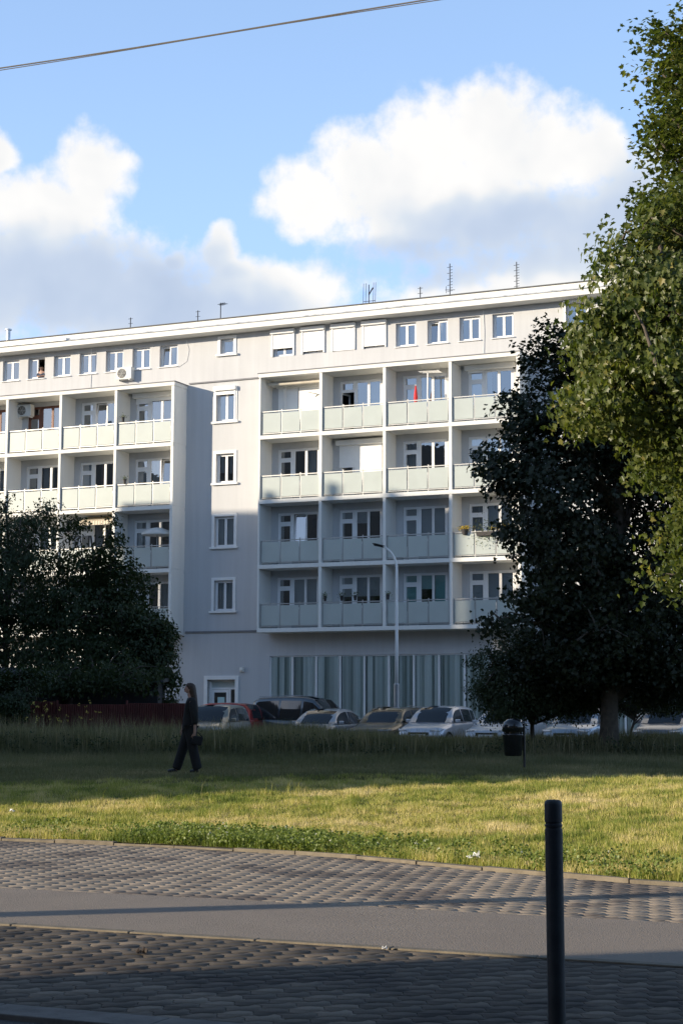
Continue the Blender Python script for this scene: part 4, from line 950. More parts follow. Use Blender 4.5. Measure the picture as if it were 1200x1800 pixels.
# clover and small leafy plants by the kerb
rg = np.random.default_rng(51); cl = []
while len(cl) < 620:
    x, y = rg.uniform(-4.6, 5), rg.uniform(16, 24.5); d_ = float(edge_dist(np.array([[x, y]]))[0])
    if .04 < d_ < 1.9 and rg.random() < (.9 if -2.6 < x < -.1 else .13) * float(fbm(np.array(x * 1.5), np.array(y * 1.5), 22)) * 2 * (1 - d_ / 2.2): cl.append((x, y))
cl = np.array(cl); cid = np.repeat(np.arange(len(cl)), 26); q = np.stack([cl[cid, 0] + rg.normal(0, .06, len(cid)), cl[cid, 1] + rg.normal(0, .06, len(cid)), lawn_h(cl[cid, 0], cl[cid, 1]) + rg.uniform(.02, .13, len(cid))], 1)
M['clover'] = varmat('clover_leaf', [(0, (.09, .13, .025)), (.6, (.17, .22, .05)), (1, (.27, .30, .09))], .5, .3)
prop(leaf_mesh('clover', q, .028, [(0, 0), (.45, .3), (.5, .7), (.2, 1), (-.2, 1), (-.5, .7), (-.45, .3)], M['clover'], None, -.1, None, 52), 'low clover and broad leaved plants along the lawn kerb', 'clover', kind='stuff')
M['petal'] = mat('white_petal', (.7, .7, .62), .8, transl=.3); M['petal_y'] = mat('yellow_petal', (.6, .48, .12), .8, transl=.3)
def flowers(name, label, pts, size, mt, seed):
    o = leaf_mesh(name, np.repeat(pts, 5, 0) + np.random.default_rng(seed).normal(0, size * .45, (len(pts) * 5, 3)), size, LEAF_OVAL, mt, None, -.2, None, seed); return prop(o, label, 'flowers', kind='stuff')
fl = cl[rg.choice(len(cl), 46)]; flowers('clover_flowers', 'tiny white clover flowers dotted along the lawn kerb', np.stack([fl[:, 0], fl[:, 1], lawn_h(fl[:, 0], fl[:, 1]) + .13], 1), .018, M['petal'], 53)
fx = rg.uniform(-8.6, -6.5, 34); fy = rg.uniform(46.5, 48.5, 34); flowers('wild_flowers', 'pale yellow wild flowers standing above the weeds before the fence', np.stack([fx, fy, lawn_h(fx, fy) + rg.uniform(.9, 1.5, 34)], 1), .05, M['petal_y'], 54)

# ------------------------------------------------------------------ parking, shed, fence
def patch_sheet(name, pts, dz, mt):
    mb = MB(); mb.add([(x, y, .5 + dz) for x, y in pts], [tuple(range(len(pts)))]); return prop(mb.build(name, mt), kind='structure')
patch_sheet('parking_lot', [tuple(L(-60, 50)[:2]), tuple(L(40, 50)[:2]), tuple(BW(30, -1, 0)[:2]), tuple(BW(-40, -1, 0)[:2])][:4], .006, M['asphalt'])
M['shed'] = mat('dark_shed_boards', (.03, .03, .034), .85, var=.3); M['shedroof'] = mat('shed_roof_felt', (.045, .045, .05), .8)
def shed(x0, x1, y, dep, h, label, sl=.25):
    t = thing('garden_shed', label, 'shed', ((x0 + x1) / 2, y, .45)); w = (x1 - x0) / 2
    mb = MB(); mb.box(-w, w, 0, dep, 0, h); mb.build('wall', M['shed'], t)
    mb = MB(); mb.add([(-w - .2, -.3, h + .01), (w + .2, -.3, h + .01), (w + .2, dep + .2, h + sl), (-w - .2, dep + .2, h + sl), (-w - .2, -.3, h + .11), (w + .2, -.3, h + .11), (w + .2, dep + .2, h + sl + .1), (-w - .2, dep + .2, h + sl + .1)],
                      [(0, 3, 2, 1), (4, 5, 6, 7), (0, 1, 5, 4), (1, 2, 6, 5), (2, 3, 7, 6), (3, 0, 4, 7)]); mb.build('roof', M['shedroof'], t)
    mb = MB(); mb.box(-.45, .45, -.03, -.001, 0.0, min(1.95, h - .1)); mb.build('door', M['shed'], t)
shed(-14.5, -8.6, 52.4, 3, 2.35, 'long low dark shed behind the red fence under the left trees')
shed(-8.2, -5.6, 52.6, 2.2, 2.15, 'narrow dark shed at the right end behind the red fence', .12)
M['redmetal'] = mat('red_brown_sheet', (.12, .028, .022), .6, var=.3, vscale=1.5)
t = thing('sheet_metal_fence', 'low red brown corrugated fence in front of the dark sheds', 'fence', (-9.5, 50.6, .45)); fw = 2.05
for i in range(5):
    mb = MB(); x0 = -5.0 + fw * i + .02; n_ = 30; vs = []; h = 1.52 + .04 * ((i * 7) % 3 - 1)
    for j in range(n_ * 4 + 1):
        f = (j % 4) / 4; x = x0 + (fw - .04) * j / (n_ * 4); yy = .028 * (1 if (j // 2) % 2 else -1); vs += [(x, yy, -.1), (x, yy, h)]
    mb.add(vs, [(2 * j, 2 * j + 2, 2 * j + 3, 2 * j + 1) for j in range(n_ * 4)]); mb.build('panel', M['redmetal'], t)
for i in range(6): mb = MB(); mb.box(-5.0 + fw * i - .03, -5.0 + fw * i + .03, .05, .11, -.1, 1.6); mb.build('post', M['redmetal'], t)

# ------------------------------------------------------------------ cars
def paint(name, col, metal=.4): return mat(name, col, .28, metal, var=.03, coat=.8)
M['carglass'] = mat('car_glass', (.012, .014, .017), .03, spec=.9, var=0); M['tyre'] = mat('tyre_rubber', (.015, .015, .015), .85); M['rim'] = mat('alloy_rim', (.4, .4, .42), .3, .9)
M['lamp'] = mat('headlight_glass', (.62, .65, .70), .08, .2, var=0); M['tail'] = mat('tail_light', (.25, .01, .01), .15, var=0)
def lerpk(xs, ys, x): return float(np.interp(x, xs, ys))
def car(name, label, cat, loc, heading, L_, W_, H, kind, pmat, group='cars parked in front of the building'):
    t = thing(name, label, cat, loc, math.atan2(heading[1], heading[0]), group)    # local +x is forward
    hw = W_ / 2; bel = {'van': .98, 'hatch': .93, 'estate': .92, 'coupe': .86}[kind]
    # f = 0 nose, 1 tail
    FX = [0, .012, .04, .10, .18, .27, .40, .60, .80, .93, .985, 1]
    WF = [.70, .80, .90, .955, .985, 1, 1, 1, .99, .95, .88, .80]
    hood = {'van': .90, 'hatch': .84, 'estate': .80, 'coupe': .76}[kind]
    SZ = [.42, .56, .66, hood - .09, hood - .03, bel - .04, bel - .02, bel, bel + .01, bel, bel - .08, bel - .25]
    CZ = [.50, .66, hood - .10, hood - .02, hood + .05, bel, bel + .02, bel + .04, bel + .04, bel + .04, bel - .02, bel - .18]
    LO = [.30, .24, .20, .18, .18, .18, .18, .18, .18, .22, .26, .34]
    mb = MB(); rings = []
    F_ = sorted(set(FX + [.14, .22, .33, .5, .7, .87]))
    for f in F_:
        w = hw * lerpk(FX, WF, f); sz = lerpk(FX, SZ, f); cz = lerpk(FX, CZ, f); lo = lerpk(FX, LO, f); x = L_ / 2 - f * L_
        half = [(0, cz), (w * .45, cz - .012), (w * .80, sz + (cz - sz) * .55), (w * .93, sz - .01), (w * .985, sz - .09), (w, sz * .62), (w * .985, lo + .16), (w * .93, lo + .03), (w * .6, lo), (0, lo)]
        rings.append([(x, y, z) for y, z in half] + [(x, -y, z) for y, z in half[-2:0:-1]])
    k = len(rings[0]); mb.add([v for r_ in rings for v in r_], [(i * k + j, (i + 1) * k + j, (i + 1) * k + (j + 1) % k, i * k + (j + 1) % k) for i in range(len(rings) - 1) for j in range(k)] + [tuple(range(k)), tuple((len(rings) - 1) * k + j for j in range(k))[::-1]])
    mb.build('body', pmat, t, smooth=True)
    # cabin
    CX = {'van': [.20, .30, .36, .46, .62, .78, .90, .955, .985], 'hatch': [.27, .37, .44, .54, .68, .80, .90, .95, .98], 'estate': [.28, .38, .45, .55, .68, .80, .90, .955, .98], 'coupe': [.30, .40, .47, .56, .66, .76, .84, .90, .94]}[kind]
    hk = {'van': [0, .62, .88, .985, 1, .985, .95, .80, .25], 'hatch': [0, .62, .88, .98, 1, .97, .90, .62, .1], 'estate': [0, .62, .88, .98, 1, .98, .93, .72, .15], 'coupe': [0, .60, .85, .98, 1, .90, .66, .36, .05]}[kind]
    bz = bel - .03; ht = H - bz
    def wb(f): return hw * lerpk([.2, .3, .6, .9, 1], [.88, .93, .945, .90, .82], f)
    def rz(f): return bz + ht * lerpk(CX, hk, f)
    def pt(f, a, off=0.0):       # a: 0 beltline, 1 roof edge on the side; off pushes out
        r = (rz(f) - bz) / ht; w0 = wb(f); y = w0 - (w0 * .24) * (r * a) ** 1.1; return (L_ / 2 - f * L_, y + off, bz + (rz(f) - bz - .045 * r) * a)
    mb = MB(); rings = []
    FS = sorted(set(CX + [.33, .5, .6, .72])) ; FS = [f for f in FS if CX[0] <= f <= CX[-1]]
    for f in FS:
        x = L_ / 2 - f * L_; s0 = pt(f, 0); s1 = pt(f, .5); s2 = pt(f, .93); s3 = pt(f, 1); zr_ = rz(f)
        half = [(0, zr_), (s3[1] * .55, zr_ - .012), (s3[1] * .92, s3[2] + .022), (s2[1], s2[2]), (s1[1], s1[2]), (s0[1], s0[2])]
        rings.append([(x, y, z) for y, z in half] + [(x, -y, z) for y, z in half[::-1][:-1]])
    k = len(rings[0]); mb.add([v for r_ in rings for v in r_], [(i * k + j, (i + 1) * k + j, (i + 1) * k + (j + 1) % k, i * k + (j + 1) % k) for i in range(len(rings) - 1) for j in range(k - 1)] + [tuple(range(k)), tuple((len(rings) - 1) * k + j for j in range(k))[::-1]])
    mb.build('cabin', pmat, t, smooth=True)
    # glass
    def strip(fa, fb, wf, n=6):
        mb = MB(); vs = []
        for i in range(n + 1):
            f = fa + (fb - fa) * i / n; w = pt(f, 1)[1] * wf if True else 0; e = rz(f)
            w = min(w, pt(f, .9)[1] * wf)
            for v_ in (-1, -.5, 0, .5, 1): vs.append((L_ / 2 - f * L_ + .004, v_ * w, e - .012 * abs(v_) ** 1.5 - (.02 if abs(v_) == 1 else 0) + .014))
        mb.add(vs, [(i * 5 + j, i * 5 + j + 1, (i + 1) * 5 + j + 1, (i + 1) * 5 + j) for i in range(n) for j in range(4)]); return mb
    strip(CX[0] + .006, CX[2] - .004, .90).build('windscreen', M['carglass'], t, smooth=True)
    strip(CX[-3] + .004, CX[-1] - .004, .84).build('rear_window', M['carglass'], t, smooth=True)
    spans = {'van': [(.27, .45), (.47, .67), (.69, .92)], 'hatch': [(.33, .56), (.58, .80), (.815, .90)], 'estate': [(.34, .55), (.57, .76), (.78, .92)], 'coupe': [(.36, .60), (.62, .84)]}[kind]
    for sgn in (1, -1):
        for (fa, fb) in spans:
            mb = MB(); vs = []; n = 8
            for i in range(n + 1):
                f = fa + (fb - fa) * i / n
                for a in (.10, .5, .86): p = pt(f, a, .006); vs.append((p[0], sgn * p[1], p[2]))
            mb.add(vs, [(i * 3 + j, i * 3 + j + 1, (i + 1) * 3 + j + 1, (i + 1) * 3 + j) for i in range(n) for j in range(2)]); mb.build('side_window', M['carglass'], t)
        mb = MB(); p = pt(spans[0][0] + .02, .15); mb.box(p[0] - .06, p[0] + .04, sgn * (p[1] + .02) if sgn > 0 else sgn * (p[1] + .19), sgn * (p[1] + .19) if sgn > 0 else sgn * (p[1] + .02), p[2] - .03, p[2] + .09); mb.build('wing_mirror', pmat, t, smooth=False, bevel=.025)
        # lamps
        mb = MB(); w0 = hw * .86; x0 = L_ / 2
        mb.add([(x0 - .045, sgn * w0 * .55, .60), (x0 - .13, sgn * w0 * .99, .64), (x0 - .30, sgn * w0 * 1.10, hood - .13), (x0 - .12, sgn * w0 * .72, hood - .16), (x0 - .02, sgn * w0 * .55, .67)], [(0, 1, 2, 3, 4)]); mb.build('headlight', M['lamp'], t, solid=.03)
        mb = MB(); x1 = -L_ / 2; mb.box(x1 + .0, x1 + .10, *(sorted((sgn * hw * .62, sgn * hw * .86))), bel - .25, bel - .05); mb.build('tail_light', M['tail'], t, bevel=.02)
        for f in (.175, .81):
            x = L_ / 2 - f * L_; mb = MB(); mb.lathe([(.22, -.09), (.30, -.10), (.315, -.05), (.315, .05), (.30, .10), (.22, .09)], 24); w_ = mb.build('wheel', M['tyre'], t, smooth=False)
            w_.location = (x, sgn * (hw - .085), .315); w_.rotation_euler = (R(90), 0, 0)
            mb = MB(); mb.lathe([(.215, -.02), (.215, .02)], 20)
            rm = mb.build('rim', M['rim'], w_); rm.location = (0, 0, -sgn * .085)
    mb = MB(); x0 = L_ / 2; mb.box(x0 - .06, x0 + .012, -hw * .42, hw * .42, .50, .60); mb.box(x0 - .06, x0 + .005, -hw * .62, hw * .62, .26, .42); mb.build('grille', M['black'], t, bevel=.01)
    mb = MB(); mb.box(x0 + .013, x0 + .022, -.26, .26, .43, .54); mb.build('number_plate', M['white'], t)
    if kind in ('van', 'estate'):
        for sgn in (1, -1):
            mb = MB(); pts = [(L_ / 2 - f * L_, sgn * (pt(f, 1)[1] - .02), rz(f) + .03) for f in (CX[3], .6, CX[-3])]; mb.tube(pts, .014, 6); mb.build('roof_rail', M['steel'], t)
    return t
hd = (-.407, -.9135)
P_silver = paint('silver_paint', (.42, .43, .46)); P_bronze = paint('bronze_paint', (.14, .115, .075)); P_pearl = paint('light_silver_paint', (.55, .56, .60)); P_blue = paint('slate_blue_paint', (.06, .085, .11))
P_beige = paint('champagne_paint', (.34, .31, .25)); P_red = paint('red_paint', (.30, .02, .02)); P_white = paint('car_white', (.50, .52, .56), .05); P_grey = paint('grey_paint', (.16, .17, .19)); P_pale = paint('pale_blue_paint', (.30, .36, .42))
car('parked_car', 'light silver hatchback facing the lawn, parked right of the lamp post', 'car', (3.35, 58.6, .5), hd, 3.95, 1.70, 1.50, 'hatch', P_pearl)
car('parked_car', 'bronze car facing the lawn between the silver coupe and the light silver hatchback', 'car', (1.75, 61.0, .5), hd, 4.3, 1.74, 1.47, 'estate', P_bronze)
car('parked_car', 'silver coupe with an arched side window in front of the dark van', 'car', (-.60, 61.0, .5), hd, 4.25, 1.74, 1.40, 'coupe', P_silver)
car('parked_van', 'dark blue minivan seen from the side, with roof rails', 'van', (-1.25, 66.0, .5), (.86, -.51), 4.6, 1.84, 1.88, 'van', P_blue)
car('parked_car', 'champagne hatchback partly hidden behind the walking woman', 'car', (-4.35, 59.6, .5), (-.25, -.97), 3.9, 1.66, 1.52, 'hatch', P_beige)
car('parked_car', 'red car whose roof shows above the champagne hatchback', 'car', (-4.9, 66.5, .5), (-.91, .41), 4.0, 1.68, 1.64, 'hatch', P_red)
car('parked_car', 'white car between the silver hatchback and the litter bin, behind the bush', 'car', (5.55, 57.6, .5), hd, 4.2, 1.74, 1.42, 'estate', P_white)
car('parked_car', 'pale blue car seen in slits to the left of the maple trunk', 'car', (8.0, 57.2, .5), hd, 4.1, 1.72, 1.45, 'hatch', P_pale)
car('parked_car', 'grey car right of the maple trunk under the branches', 'car', (10.9, 57.0, .5), hd, 4.2, 1.72, 1.5, 'hatch', P_grey)

# ------------------------------------------------------------------ street lamp, bollard, bin
p = px(697, 1262, 63.5); t = thing('street_lamp', 'grey street lamp with a short curved arm in front of the balconies', 'street lamp', (p.x, p.y, .5))
mb = MB(); mb.lathe([(.105, 0), (.105, 2.3), (.10, 2.33)], 16); mb.build('base_sleeve', M['steel'], t, smooth=False)
mb = MB(); pts = [(0, 0, 2.33), (0, 0, 4), (0, 0, 6.6)]; rs = [.07, .06, .05]
for j in range(1, 9): a = j / 8 * R(62); pts.append((-.95 * (1 - math.cos(a)), -.05 * j / 8, 6.6 + .95 * math.sin(a))); rs.append(.05 - .002 * j)
mb.tube(pts, rs, 10); mb.build('pole', M['white'], t, smooth=True)
e = pts[-1]; mb = MB(); mb.add([(e[0] + .06, -.09, e[2] + .01), (e[0] - .32, -.13, e[2] + .10), (e[0] - .42, 0, e[2] + .12), (e[0] - .32, .10, e[2] + .10), (e[0] + .06, .04, e[2] + .01), (e[0] + .05, -.06, e[2] - .06), (e[0] - .34, -.09, e[2] + .02), (e[0] - .34, .07, e[2] + .02), (e[0] + .05, .03, e[2] - .06)],
        [(0, 1, 2, 3, 4)[::-1], (0, 5, 6, 1), (1, 6, 2), (2, 6, 7), (2, 7, 3), (3, 7, 8, 4), (4, 8, 5, 0), (5, 8, 7, 6)]); mb.build('lamp_head', M['darksteel'], t, bevel=.012)
t = thing('bollard', 'dark grey steel bollard with two grooves near its top, in the foreground', 'bollard', (1.078, 8.72, -.0))
t.rotation_euler = (0, R(-.35), 0)
M['boll'] = mat('bollard_paint', (.032, .035, .040), .55, spec=.4, var=.25, vscale=9, bump=.25, bscale=30)
r = .0445; prof = [(r, -.25), (r, 1.000), (r - .004, 1.003), (r - .004, 1.011), (r, 1.014), (r, 1.023), (r - .004, 1.026), (r - .004, 1.034), (r, 1.037), (r, 1.123), (r - .003, 1.137), (r - .012, 1.145), (.002, 1.147)]
mb = MB(); mb.lathe(prof, 36); mb.build('post', M['boll'], t, smooth=True)
md = bpy.data.objects[[o.name for o in bpy.data.objects if o.parent == t][0]].modifiers.new('edge', 'EDGE_SPLIT'); md.split_angle = R(50)
mb = MB(); mb.lathe([(.075, -.002), (.075, .012), (.05, .016)], 24); mb.build('collar', M['boll'], t)
b = px(921, 1352, 36.0); t = thing('litter_bin', 'black plastic litter bin with a domed hood hanging on a post', 'litter bin', (b.x, b.y, .48))
M['binp'] = mat('glossy_black_plastic', (.008, .009, .014), .22, var=.2, coat=.3)
cx = -.235; mb = MB(); mb.lathe([(.165, .30), (.185, .33), (.215, .72), (.222, .74), (.215, .76)], 22, (cx, 0)); mb.build('barrel', M['binp'], t, smooth=True)
mb = MB(); mb.lathe([(.222, .80), (.218, .93), (.19, 1.0), (.12, 1.055), (.02, 1.075)], 22, (cx, 0)); mb.build('hood', M['binp'], t, smooth=True)
mb = MB()
for a in (40, 140, 220, 320): mb.box(cx + .2 * math.cos(R(a)) - .02, cx + .2 * math.cos(R(a)) + .02, .2 * math.sin(R(a)) - .02, .2 * math.sin(R(a)) + .02, .74, .82)
mb.build('hood_support', M['binp'], t)
mb = MB(); mb.lathe([(.16, .74), (.16, .84)], 16, (cx, 0)); mb.build('liner', M['black'], t)
mb = MB(); mb.tube([(0, 0, -.15), (0, 0, .97)], .025, 8); mb.build('post', M['black'], t)
mb = MB(); mb.box(-.03, .0, -.03, .03, .45, .50); mb.box(-.03, 0, -.03, .03, .68, .72); mb.build('bracket', M['black'], t)

# ------------------------------------------------------------------ things on the balconies
def bthing(name, label, cat, s, d, z, group=None): return thing(name, label, cat, BW(s, d, z), -TH, group)
t = bthing('parasol', 'closed red parasol standing on the top balcony of the third column', 'parasol', 3.23, .32, 13.66)
mb = MB(); mb.tube([(0, 0, 0), (0, 0, 1.75)], .018, 6); mb.build('pole', M['white'], t)
mb = MB(); mb.lathe([(.025, .95), (.075, 1.0), (.085, 1.2), (.06, 1.45), (.03, 1.66), (.012, 1.72)], 9); mb.build('folded_canopy', mat('red_canvas', (.62, .03, .03), .8, var=.1), t)
t = bthing('parasol', 'open white fringed parasol on the third floor balcony beside the staircase windows', 'parasol', -9.12, .42, 8.1)
mb = MB(); mb.tube([(0, 0, -.1), (0, 0, 1.75)], .018, 6); mb.build('pole', M['steel'], t)
mb = MB(); mb.lathe([(.72, 1.48), (.70, 1.56), (.5, 1.70), (.25, 1.79), (.02, 1.83)], 14); mb.build('canopy', mat('white_canvas', (.74, .74, .72), .9, transl=.3), t)
M['terra'] = mat('dark_plant_pot', (.035, .03, .03), .7); M['yel'] = varmat('yellow_blossom', [(0, (.30, .20, .02)), (.6, (.55, .40, .05)), (1, (.65, .52, .10))], .7, .2, tcol=(1, 1, .6, 1)); M['gre'] = varmat('balcony_plant_leaf', G1, .5, .3)
def pot(s, z, label, kind, w=.16, lf='yel', spread=.16, n=260, hang=0):
    t = bthing('flower_pot', label, 'flower pot', s, .03, z, 'plants on the balcony railings'); mb = MB()
    if kind == 'round': mb.lathe([(w * .65, 0), (w, .2), (w * 1.05, .22), (w * .9, .22)], 14)
    else: mb.box(-w, w, -.09, .09, 0, .17)
    mb.build('pot', M['terra'], t); rg = np.random.default_rng(int(abs(s) * 100) + 900)
    c = rg.normal(0, 1, (n, 3)) * np.array([spread * (1 if kind == 'round' else w * 4), .08, .06 + hang * .25]); c[:, 2] += .26 - hang * .12; leaf_mesh('blossom' if lf == 'yel' else 'foliage', c, .06, LEAF_OVAL, M[lf], t, .2, None, int(abs(s) * 10) + 950)
pot(5.47, 8.98, 'pot of yellow flowers hooked on the railing beside the partition', 'round', .15, 'yel', .13, 260)
pot(6.35, 8.90, 'long planter with trailing yellow green stems on the railing near the dark maple', 'box', .35, 'gre', .2, 300, 1)
pot(7.15, 8.95, 'planter with yellow flowers at the right end of the railing behind the branches', 'box', .3, 'yel', .2, 240)
for s, zz, lb in ((-.75, 6.42, 'small potted plant at the left end of a first floor railing'), (.0, 6.42, 'small potted herb in the middle of a first floor railing'), (.62, 6.42, 'small potted plant at the right end of a first floor railing'), (2.1, 6.42, 'potted plant on the first floor railing beside the lamp post'), (-10.75, 14.72, 'potted plant at the left end of the top railing below the air conditioner'), (-10.6, 11.9, 'trailing plant on the railing below the top floor at the left block edge')):
    pot(s, zz, lb, 'round', .07, 'gre', .07, 50)
# towels or bedding airing over railings
t = None
# litter on the grass and paving
def scrap(name, label, cat, x, y, col, sz, seed):
    rg = np.random.default_rng(seed); mb = MB(); n = 6; vs = []
    for i in range(n):
        for j in range(n): vs.append(((i / (n - 1) - .5) * sz + rg.normal(0, sz * .05), (j / (n - 1) - .5) * sz * .8 + rg.normal(0, sz * .05), abs(rg.normal(0, sz * .28))))
    mb.add(vs, [(i * n + j, i * n + j + 1, (i + 1) * n + j + 1, (i + 1) * n + j) for i in range(n - 1) for j in range(n - 1)])
    o = mb.build(name, mat(name + '_m', col, .8, var=.1), None, solid=.002); o.location = (x, y, float(lawn_h(x, y)) + .06 if edge_dist(np.array([[x, y]]))[0] > 0 else .01); return prop(o, label, cat)
scrap('paper_scrap', 'crumpled white paper lying in the grass by the kerb, left of the bollard', 'litter', 1.40, 18.35, (.75, .75, .75), .13, 1)
scrap('paper_scrap', 'small white paper scrap in the grass near the left edge', 'litter', -4.85, 25.6, (.75, .75, .75), .07, 2)
scrap('bark_chip', 'dark chip of bark on the paving near the shadow edge', 'litter', -1.30, 11.50, (.03, .02, .015), .07, 3)
scrap('paper_scrap', 'tiny white wrapper on the path edging left of the bollard', 'litter', .30, 11.75, (.7, .7, .7), .035, 4)

# ------------------------------------------------------------------ people
def skin_obj(name, joints, edges, mt, parent, root=0, sub=2, smooth=True):
    me = bpy.data.meshes.new(name); me.from_pydata([j[0] for j in joints], edges, []); me.update(); o = link(name, me, parent)
    md = o.modifiers.new('skin', 'SKIN'); md.use_smooth_shade = True; md.branch_smoothing = .4
    sk_ = me.skin_vertices[0].data if me.skin_vertices else None
    if sk_ is None:
        bm = bmesh.new(); bm.from_mesh(me); bm.verts.layers.skin.verify(); bm.to_mesh(me); bm.free(); sk_ = me.skin_vertices[0].data
    for i, j in enumerate(joints):
        r_ = j[1]; sk_[i].radius = (r_, r_) if not isinstance(r_, tuple) else r_; sk_[i].use_root = (i == root)
    md2 = o.modifiers.new('smooth', 'SUBSURF'); md2.levels = sub; md2.render_levels = sub
    me.materials.append(mt); return o
M['skin'] = mat('skin', (.34, .20, .15), .6, var=.06); M['hair'] = mat('dark_brown_hair', (.035, .018, .012), .55, var=.3, vscale=20); M['blackcloth'] = mat('black_cloth', (.008, .008, .009), .9, var=.3, vscale=10, bump=.3, bscale=25)
t = thing('person', 'woman in black with long brown hair walking left across the shaded lawn', 'person', (-2.92, 33.26, float(lawn_h(-2.92, 33.26)) + .01), 0)
# x: walking direction is -x; y: towards -y is the camera side. metres, profile read from the photograph
J = [((.00, 0, .90), .085), ((.005, 0, 1.08), .075), ((.02, 0, 1.25), .09), ((.03, 0, 1.37), .08), ((.01, 0, 1.46), .048), ((-.015, 0, 1.52), .055), ((-.02, 0, 1.60), (.082, .098)), ((-.015, 0, 1.665), (.065, .08)),
     # near arm
     ((.06, -.17, 1.36), .055), ((.12, -.21, 1.08), .042), ((.125, -.21, .86), .028), ((.125, -.21, .80), .030), ((.115, -.215, .73), .034),
     # far arm
     ((.02, .17, 1.36), .055), ((-.06, .20, 1.08), .042), ((-.13, .18, .92), .028), ((-.145, .18, .86), .030), ((-.15, .18, .80), .032),
     # near leg (trailing)
     ((.03, -.09, .84), .10), ((.075, -.09, .47), .062), ((.18, -.09, .12), .038), ((.17, -.09, .05), .036), ((.05, -.09, .03), .03),
     # far leg (leading)
     ((-.02, .09, .84), .10), ((-.13, .09, .47), .062), ((-.245, .09, .10), .038), ((-.245, .09, .045), .036), ((-.36, .09, .035), .03)]
E_ = [(0, 1), (1, 2), (2, 3), (3, 4), (4, 5), (5, 6), (6, 7), (3, 8), (8, 9), (9, 10), (10, 11), (11, 12), (3, 13), (13, 14), (14, 15), (15, 16), (16, 17), (0, 18), (18, 19), (19, 20), (20, 21), (21, 22), (0, 23), (23, 24), (24, 25), (25, 26), (26, 27)]
# nose, chin and fingers grow out of the same skin
def addj(p, r, to): J.append((p, r)); E_.append((to, len(J) - 1)); return len(J) - 1
addj((-.118, 0, 1.588), .012, 6); addj((-.066, 0, 1.535), .036, 6); addj((-.075, 0, 1.66), .045, 6)
for (hi, hx, hy, hz) in ((12, .115, -.215, .73), (17, -.15, .18, .80)):
    for k in range(4):
        a = addj((hx - .03 + .02 * k, hy + .01, hz - .05 - .004 * (k in (1, 2))), .010, hi); addj((hx - .035 + .018 * k, hy + .03, hz - .085), .009, a)
    a = addj((hx - .045, hy + .015, hz - .015), .011, hi); addj((hx - .055, hy + .03, hz - .05), .009, a)
skin_obj('body', J, E_, M['skin'], t)
sh = [((.0, 0, .74), .155), ((.0, 0, .88), .16), ((.005, 0, 1.05), .135), ((.02, 0, 1.22), .155), ((.03, 0, 1.36), .14), ((.02, 0, 1.46), .075), ((.06, -.16, 1.36), .095), ((.115, -.21, 1.10), .075), ((.125, -.21, .91), .064), ((.02, .16, 1.36), .095), ((-.06, .20, 1.09), .072), ((-.10, .19, .97), .062)]
skin_obj('shirt', sh, [(0, 1), (1, 2), (2, 3), (3, 4), (4, 5), (4, 6), (6, 7), (7, 8), (4, 9), (9, 10), (10, 11)], M['blackcloth'], t)
tr_ = [((.0, 0, .98), .14), ((.035, -.08, .78), .125), ((.08, -.09, .47), .10), ((.17, -.09, .10), .10), ((.19, -.09, .06), .095), ((-.03, .08, .78), .125), ((-.125, .09, .47), .10), ((-.24, .09, .10), .095), ((-.26, .09, .06), .09)]
skin_obj('trousers', tr_, [(0, 1), (1, 2), (2, 3), (3, 4), (0, 5), (5, 6), (6, 7), (7, 8)], M['blackcloth'], t)
def rings(name, rg_, mt, parent, n=16):
    mb = MB(); vs = []
    for (cx, cy, cz, rx, ry) in rg_:
        for k in range(n): a = 2 * math.pi * k / n; vs.append((cx + rx * math.cos(a), cy + ry * math.sin(a), cz))
    m = len(rg_); mb.add(vs, [(i * n + k, i * n + (k + 1) % n, (i + 1) * n + (k + 1) % n, (i + 1) * n + k) for i in range(m - 1) for k in range(n)] + [tuple(range(n))[::-1], tuple((m - 1) * n + k for k in range(n))])
    return mb.build(name, mt, parent, smooth=True)
rings('hair', [(.128, 0, 1.07, .012, .015), (.12, 0, 1.14, .04, .05), (.108, 0, 1.26, .055, .072), (.088, 0, 1.38, .062, .082), (.072, 0, 1.48, .066, .086), (.055, 0, 1.56, .070, .093), (.04, 0, 1.62, .080, .098), (.018, 0, 1.665, .090, .094), (.005, 0, 1.70, .08, .078), (.0, 0, 1.722, .05, .05), (0, 0, 1.73, .01, .01)], M['hair'], t)
for (fx_, fy_) in ((.17, -.09), (-.27, .09)):
    skin_obj('shoe', [((fx_ + .04, fy_, .045), .042), ((fx_ - .07, fy_, .04), .042), ((fx_ - .15, fy_, .03), .03)], [(0, 1), (1, 2)], M['black'], t)
for sgn in (-1, 1):
    mb = MB(); mb.tube([(-.098, sgn * .035, 1.605), (-.094, sgn * .045, 1.605)], .009, 8); mb.build('eye', M['black'], t)
mb = MB(); mb.tube([(-.103, -.02, 1.557), (-.106, 0, 1.556), (-.103, .02, 1.557)], .007, 6); mb.build('mouth', mat('lips', (.35, .12, .1), .5), t)
skin_obj('ear', [((-.01, -.085, 1.60), .012), ((-.008, -.088, 1.575), .012)], [(0, 1)], M['skin'], t)
b = thing('handbag', 'small dark handbag held by the walking woman', 'bag', (-2.92 + .15, 33.26 - .21, float(lawn_h(-2.92, 33.26)) + .53), 0)
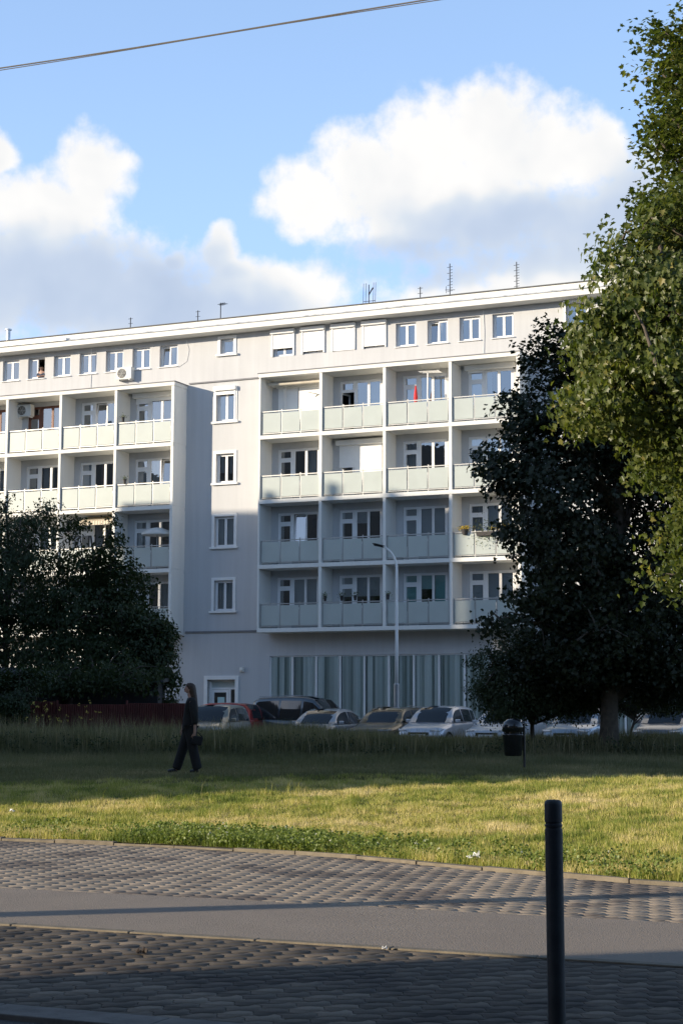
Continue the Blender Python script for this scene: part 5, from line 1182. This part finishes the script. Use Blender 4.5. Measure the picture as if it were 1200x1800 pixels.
mb = MB(); mb.add([(-.11, -.04, .04), (.10, -.04, .0), (.14, -.03, .17), (-.05, -.03, .20), (-.11, .04, .04), (.10, .04, .0), (.14, .03, .17), (-.05, .03, .20)], [(0, 1, 2, 3), (7, 6, 5, 4), (0, 4, 5, 1), (1, 5, 6, 2), (2, 6, 7, 3), (3, 7, 4, 0)]); mb.build('bag_body', M['blackcloth'], b, bevel=.025)
mb = MB(); mb.tube([(-.05, 0, .19), (-.04, 0, .24), (.04, 0, .25), (.12, 0, .17)], .01, 6); mb.build('strap', M['blackcloth'], b)
# the person looking out of an attic window
w0 = BW(-15.96, BD + .08, 17.38)
t = thing('person', 'dark haired person leaning on the sill of the open attic window on the left', 'person', w0, -TH)
J = [((0, .08, -.35), .12), ((0, .02, 0), .12), ((0, -.02, .22), .12), ((0, -.04, .34), .045), ((0, -.07, .44), (.078, .09)), ((0, -.06, .50), (.06, .07)),
     ((-.17, -.02, .24), .05), ((-.20, -.06, .06), .04), ((-.08, -.12, .045), .03), ((-.04, -.13, .045), .028), ((.17, -.02, .24), .05), ((.20, -.06, .06), .04), ((.08, -.12, .045), .03), ((.04, -.13, .045), .028), ((0, -.165, .43), .014)]
E_ = [(0, 1), (1, 2), (2, 3), (3, 4), (4, 5), (2, 6), (6, 7), (7, 8), (8, 9), (2, 10), (10, 11), (11, 12), (12, 13), (4, 14)]
for (h_, sx_) in ((9, 1), (13, -1)):
    for k in range(4): addj((sx_ * (.0 + .0 * k), -.125 - .012 * k, .045), .008, h_)
    addj((sx_ * -.01, -.10, .06), .009, h_)
skin_obj('body', J, E_, M['skin'], t, root=1)
skin_obj('shirt', [((0, .08, -.35), .14), ((0, .02, 0), .14), ((0, -.02, .22), .135), ((0, -.035, .30), .07), ((-.17, -.02, .23), .065), ((-.20, -.06, .07), .055), ((.17, -.02, .23), .065), ((.20, -.06, .07), .055)], [(0, 1), (1, 2), (2, 3), (2, 4), (4, 5), (2, 6), (6, 7)], mat('dark_blue_shirt', (.05, .06, .09), .9), t, root=1)
skin_obj('hair', [((0, -.04, .50), (.085, .09)), ((0, 0, .43), (.085, .07)), ((0, .01, .33), (.07, .05))], [(0, 1), (1, 2)], mat('brown_hair', (.16, .09, .05), .6), t)
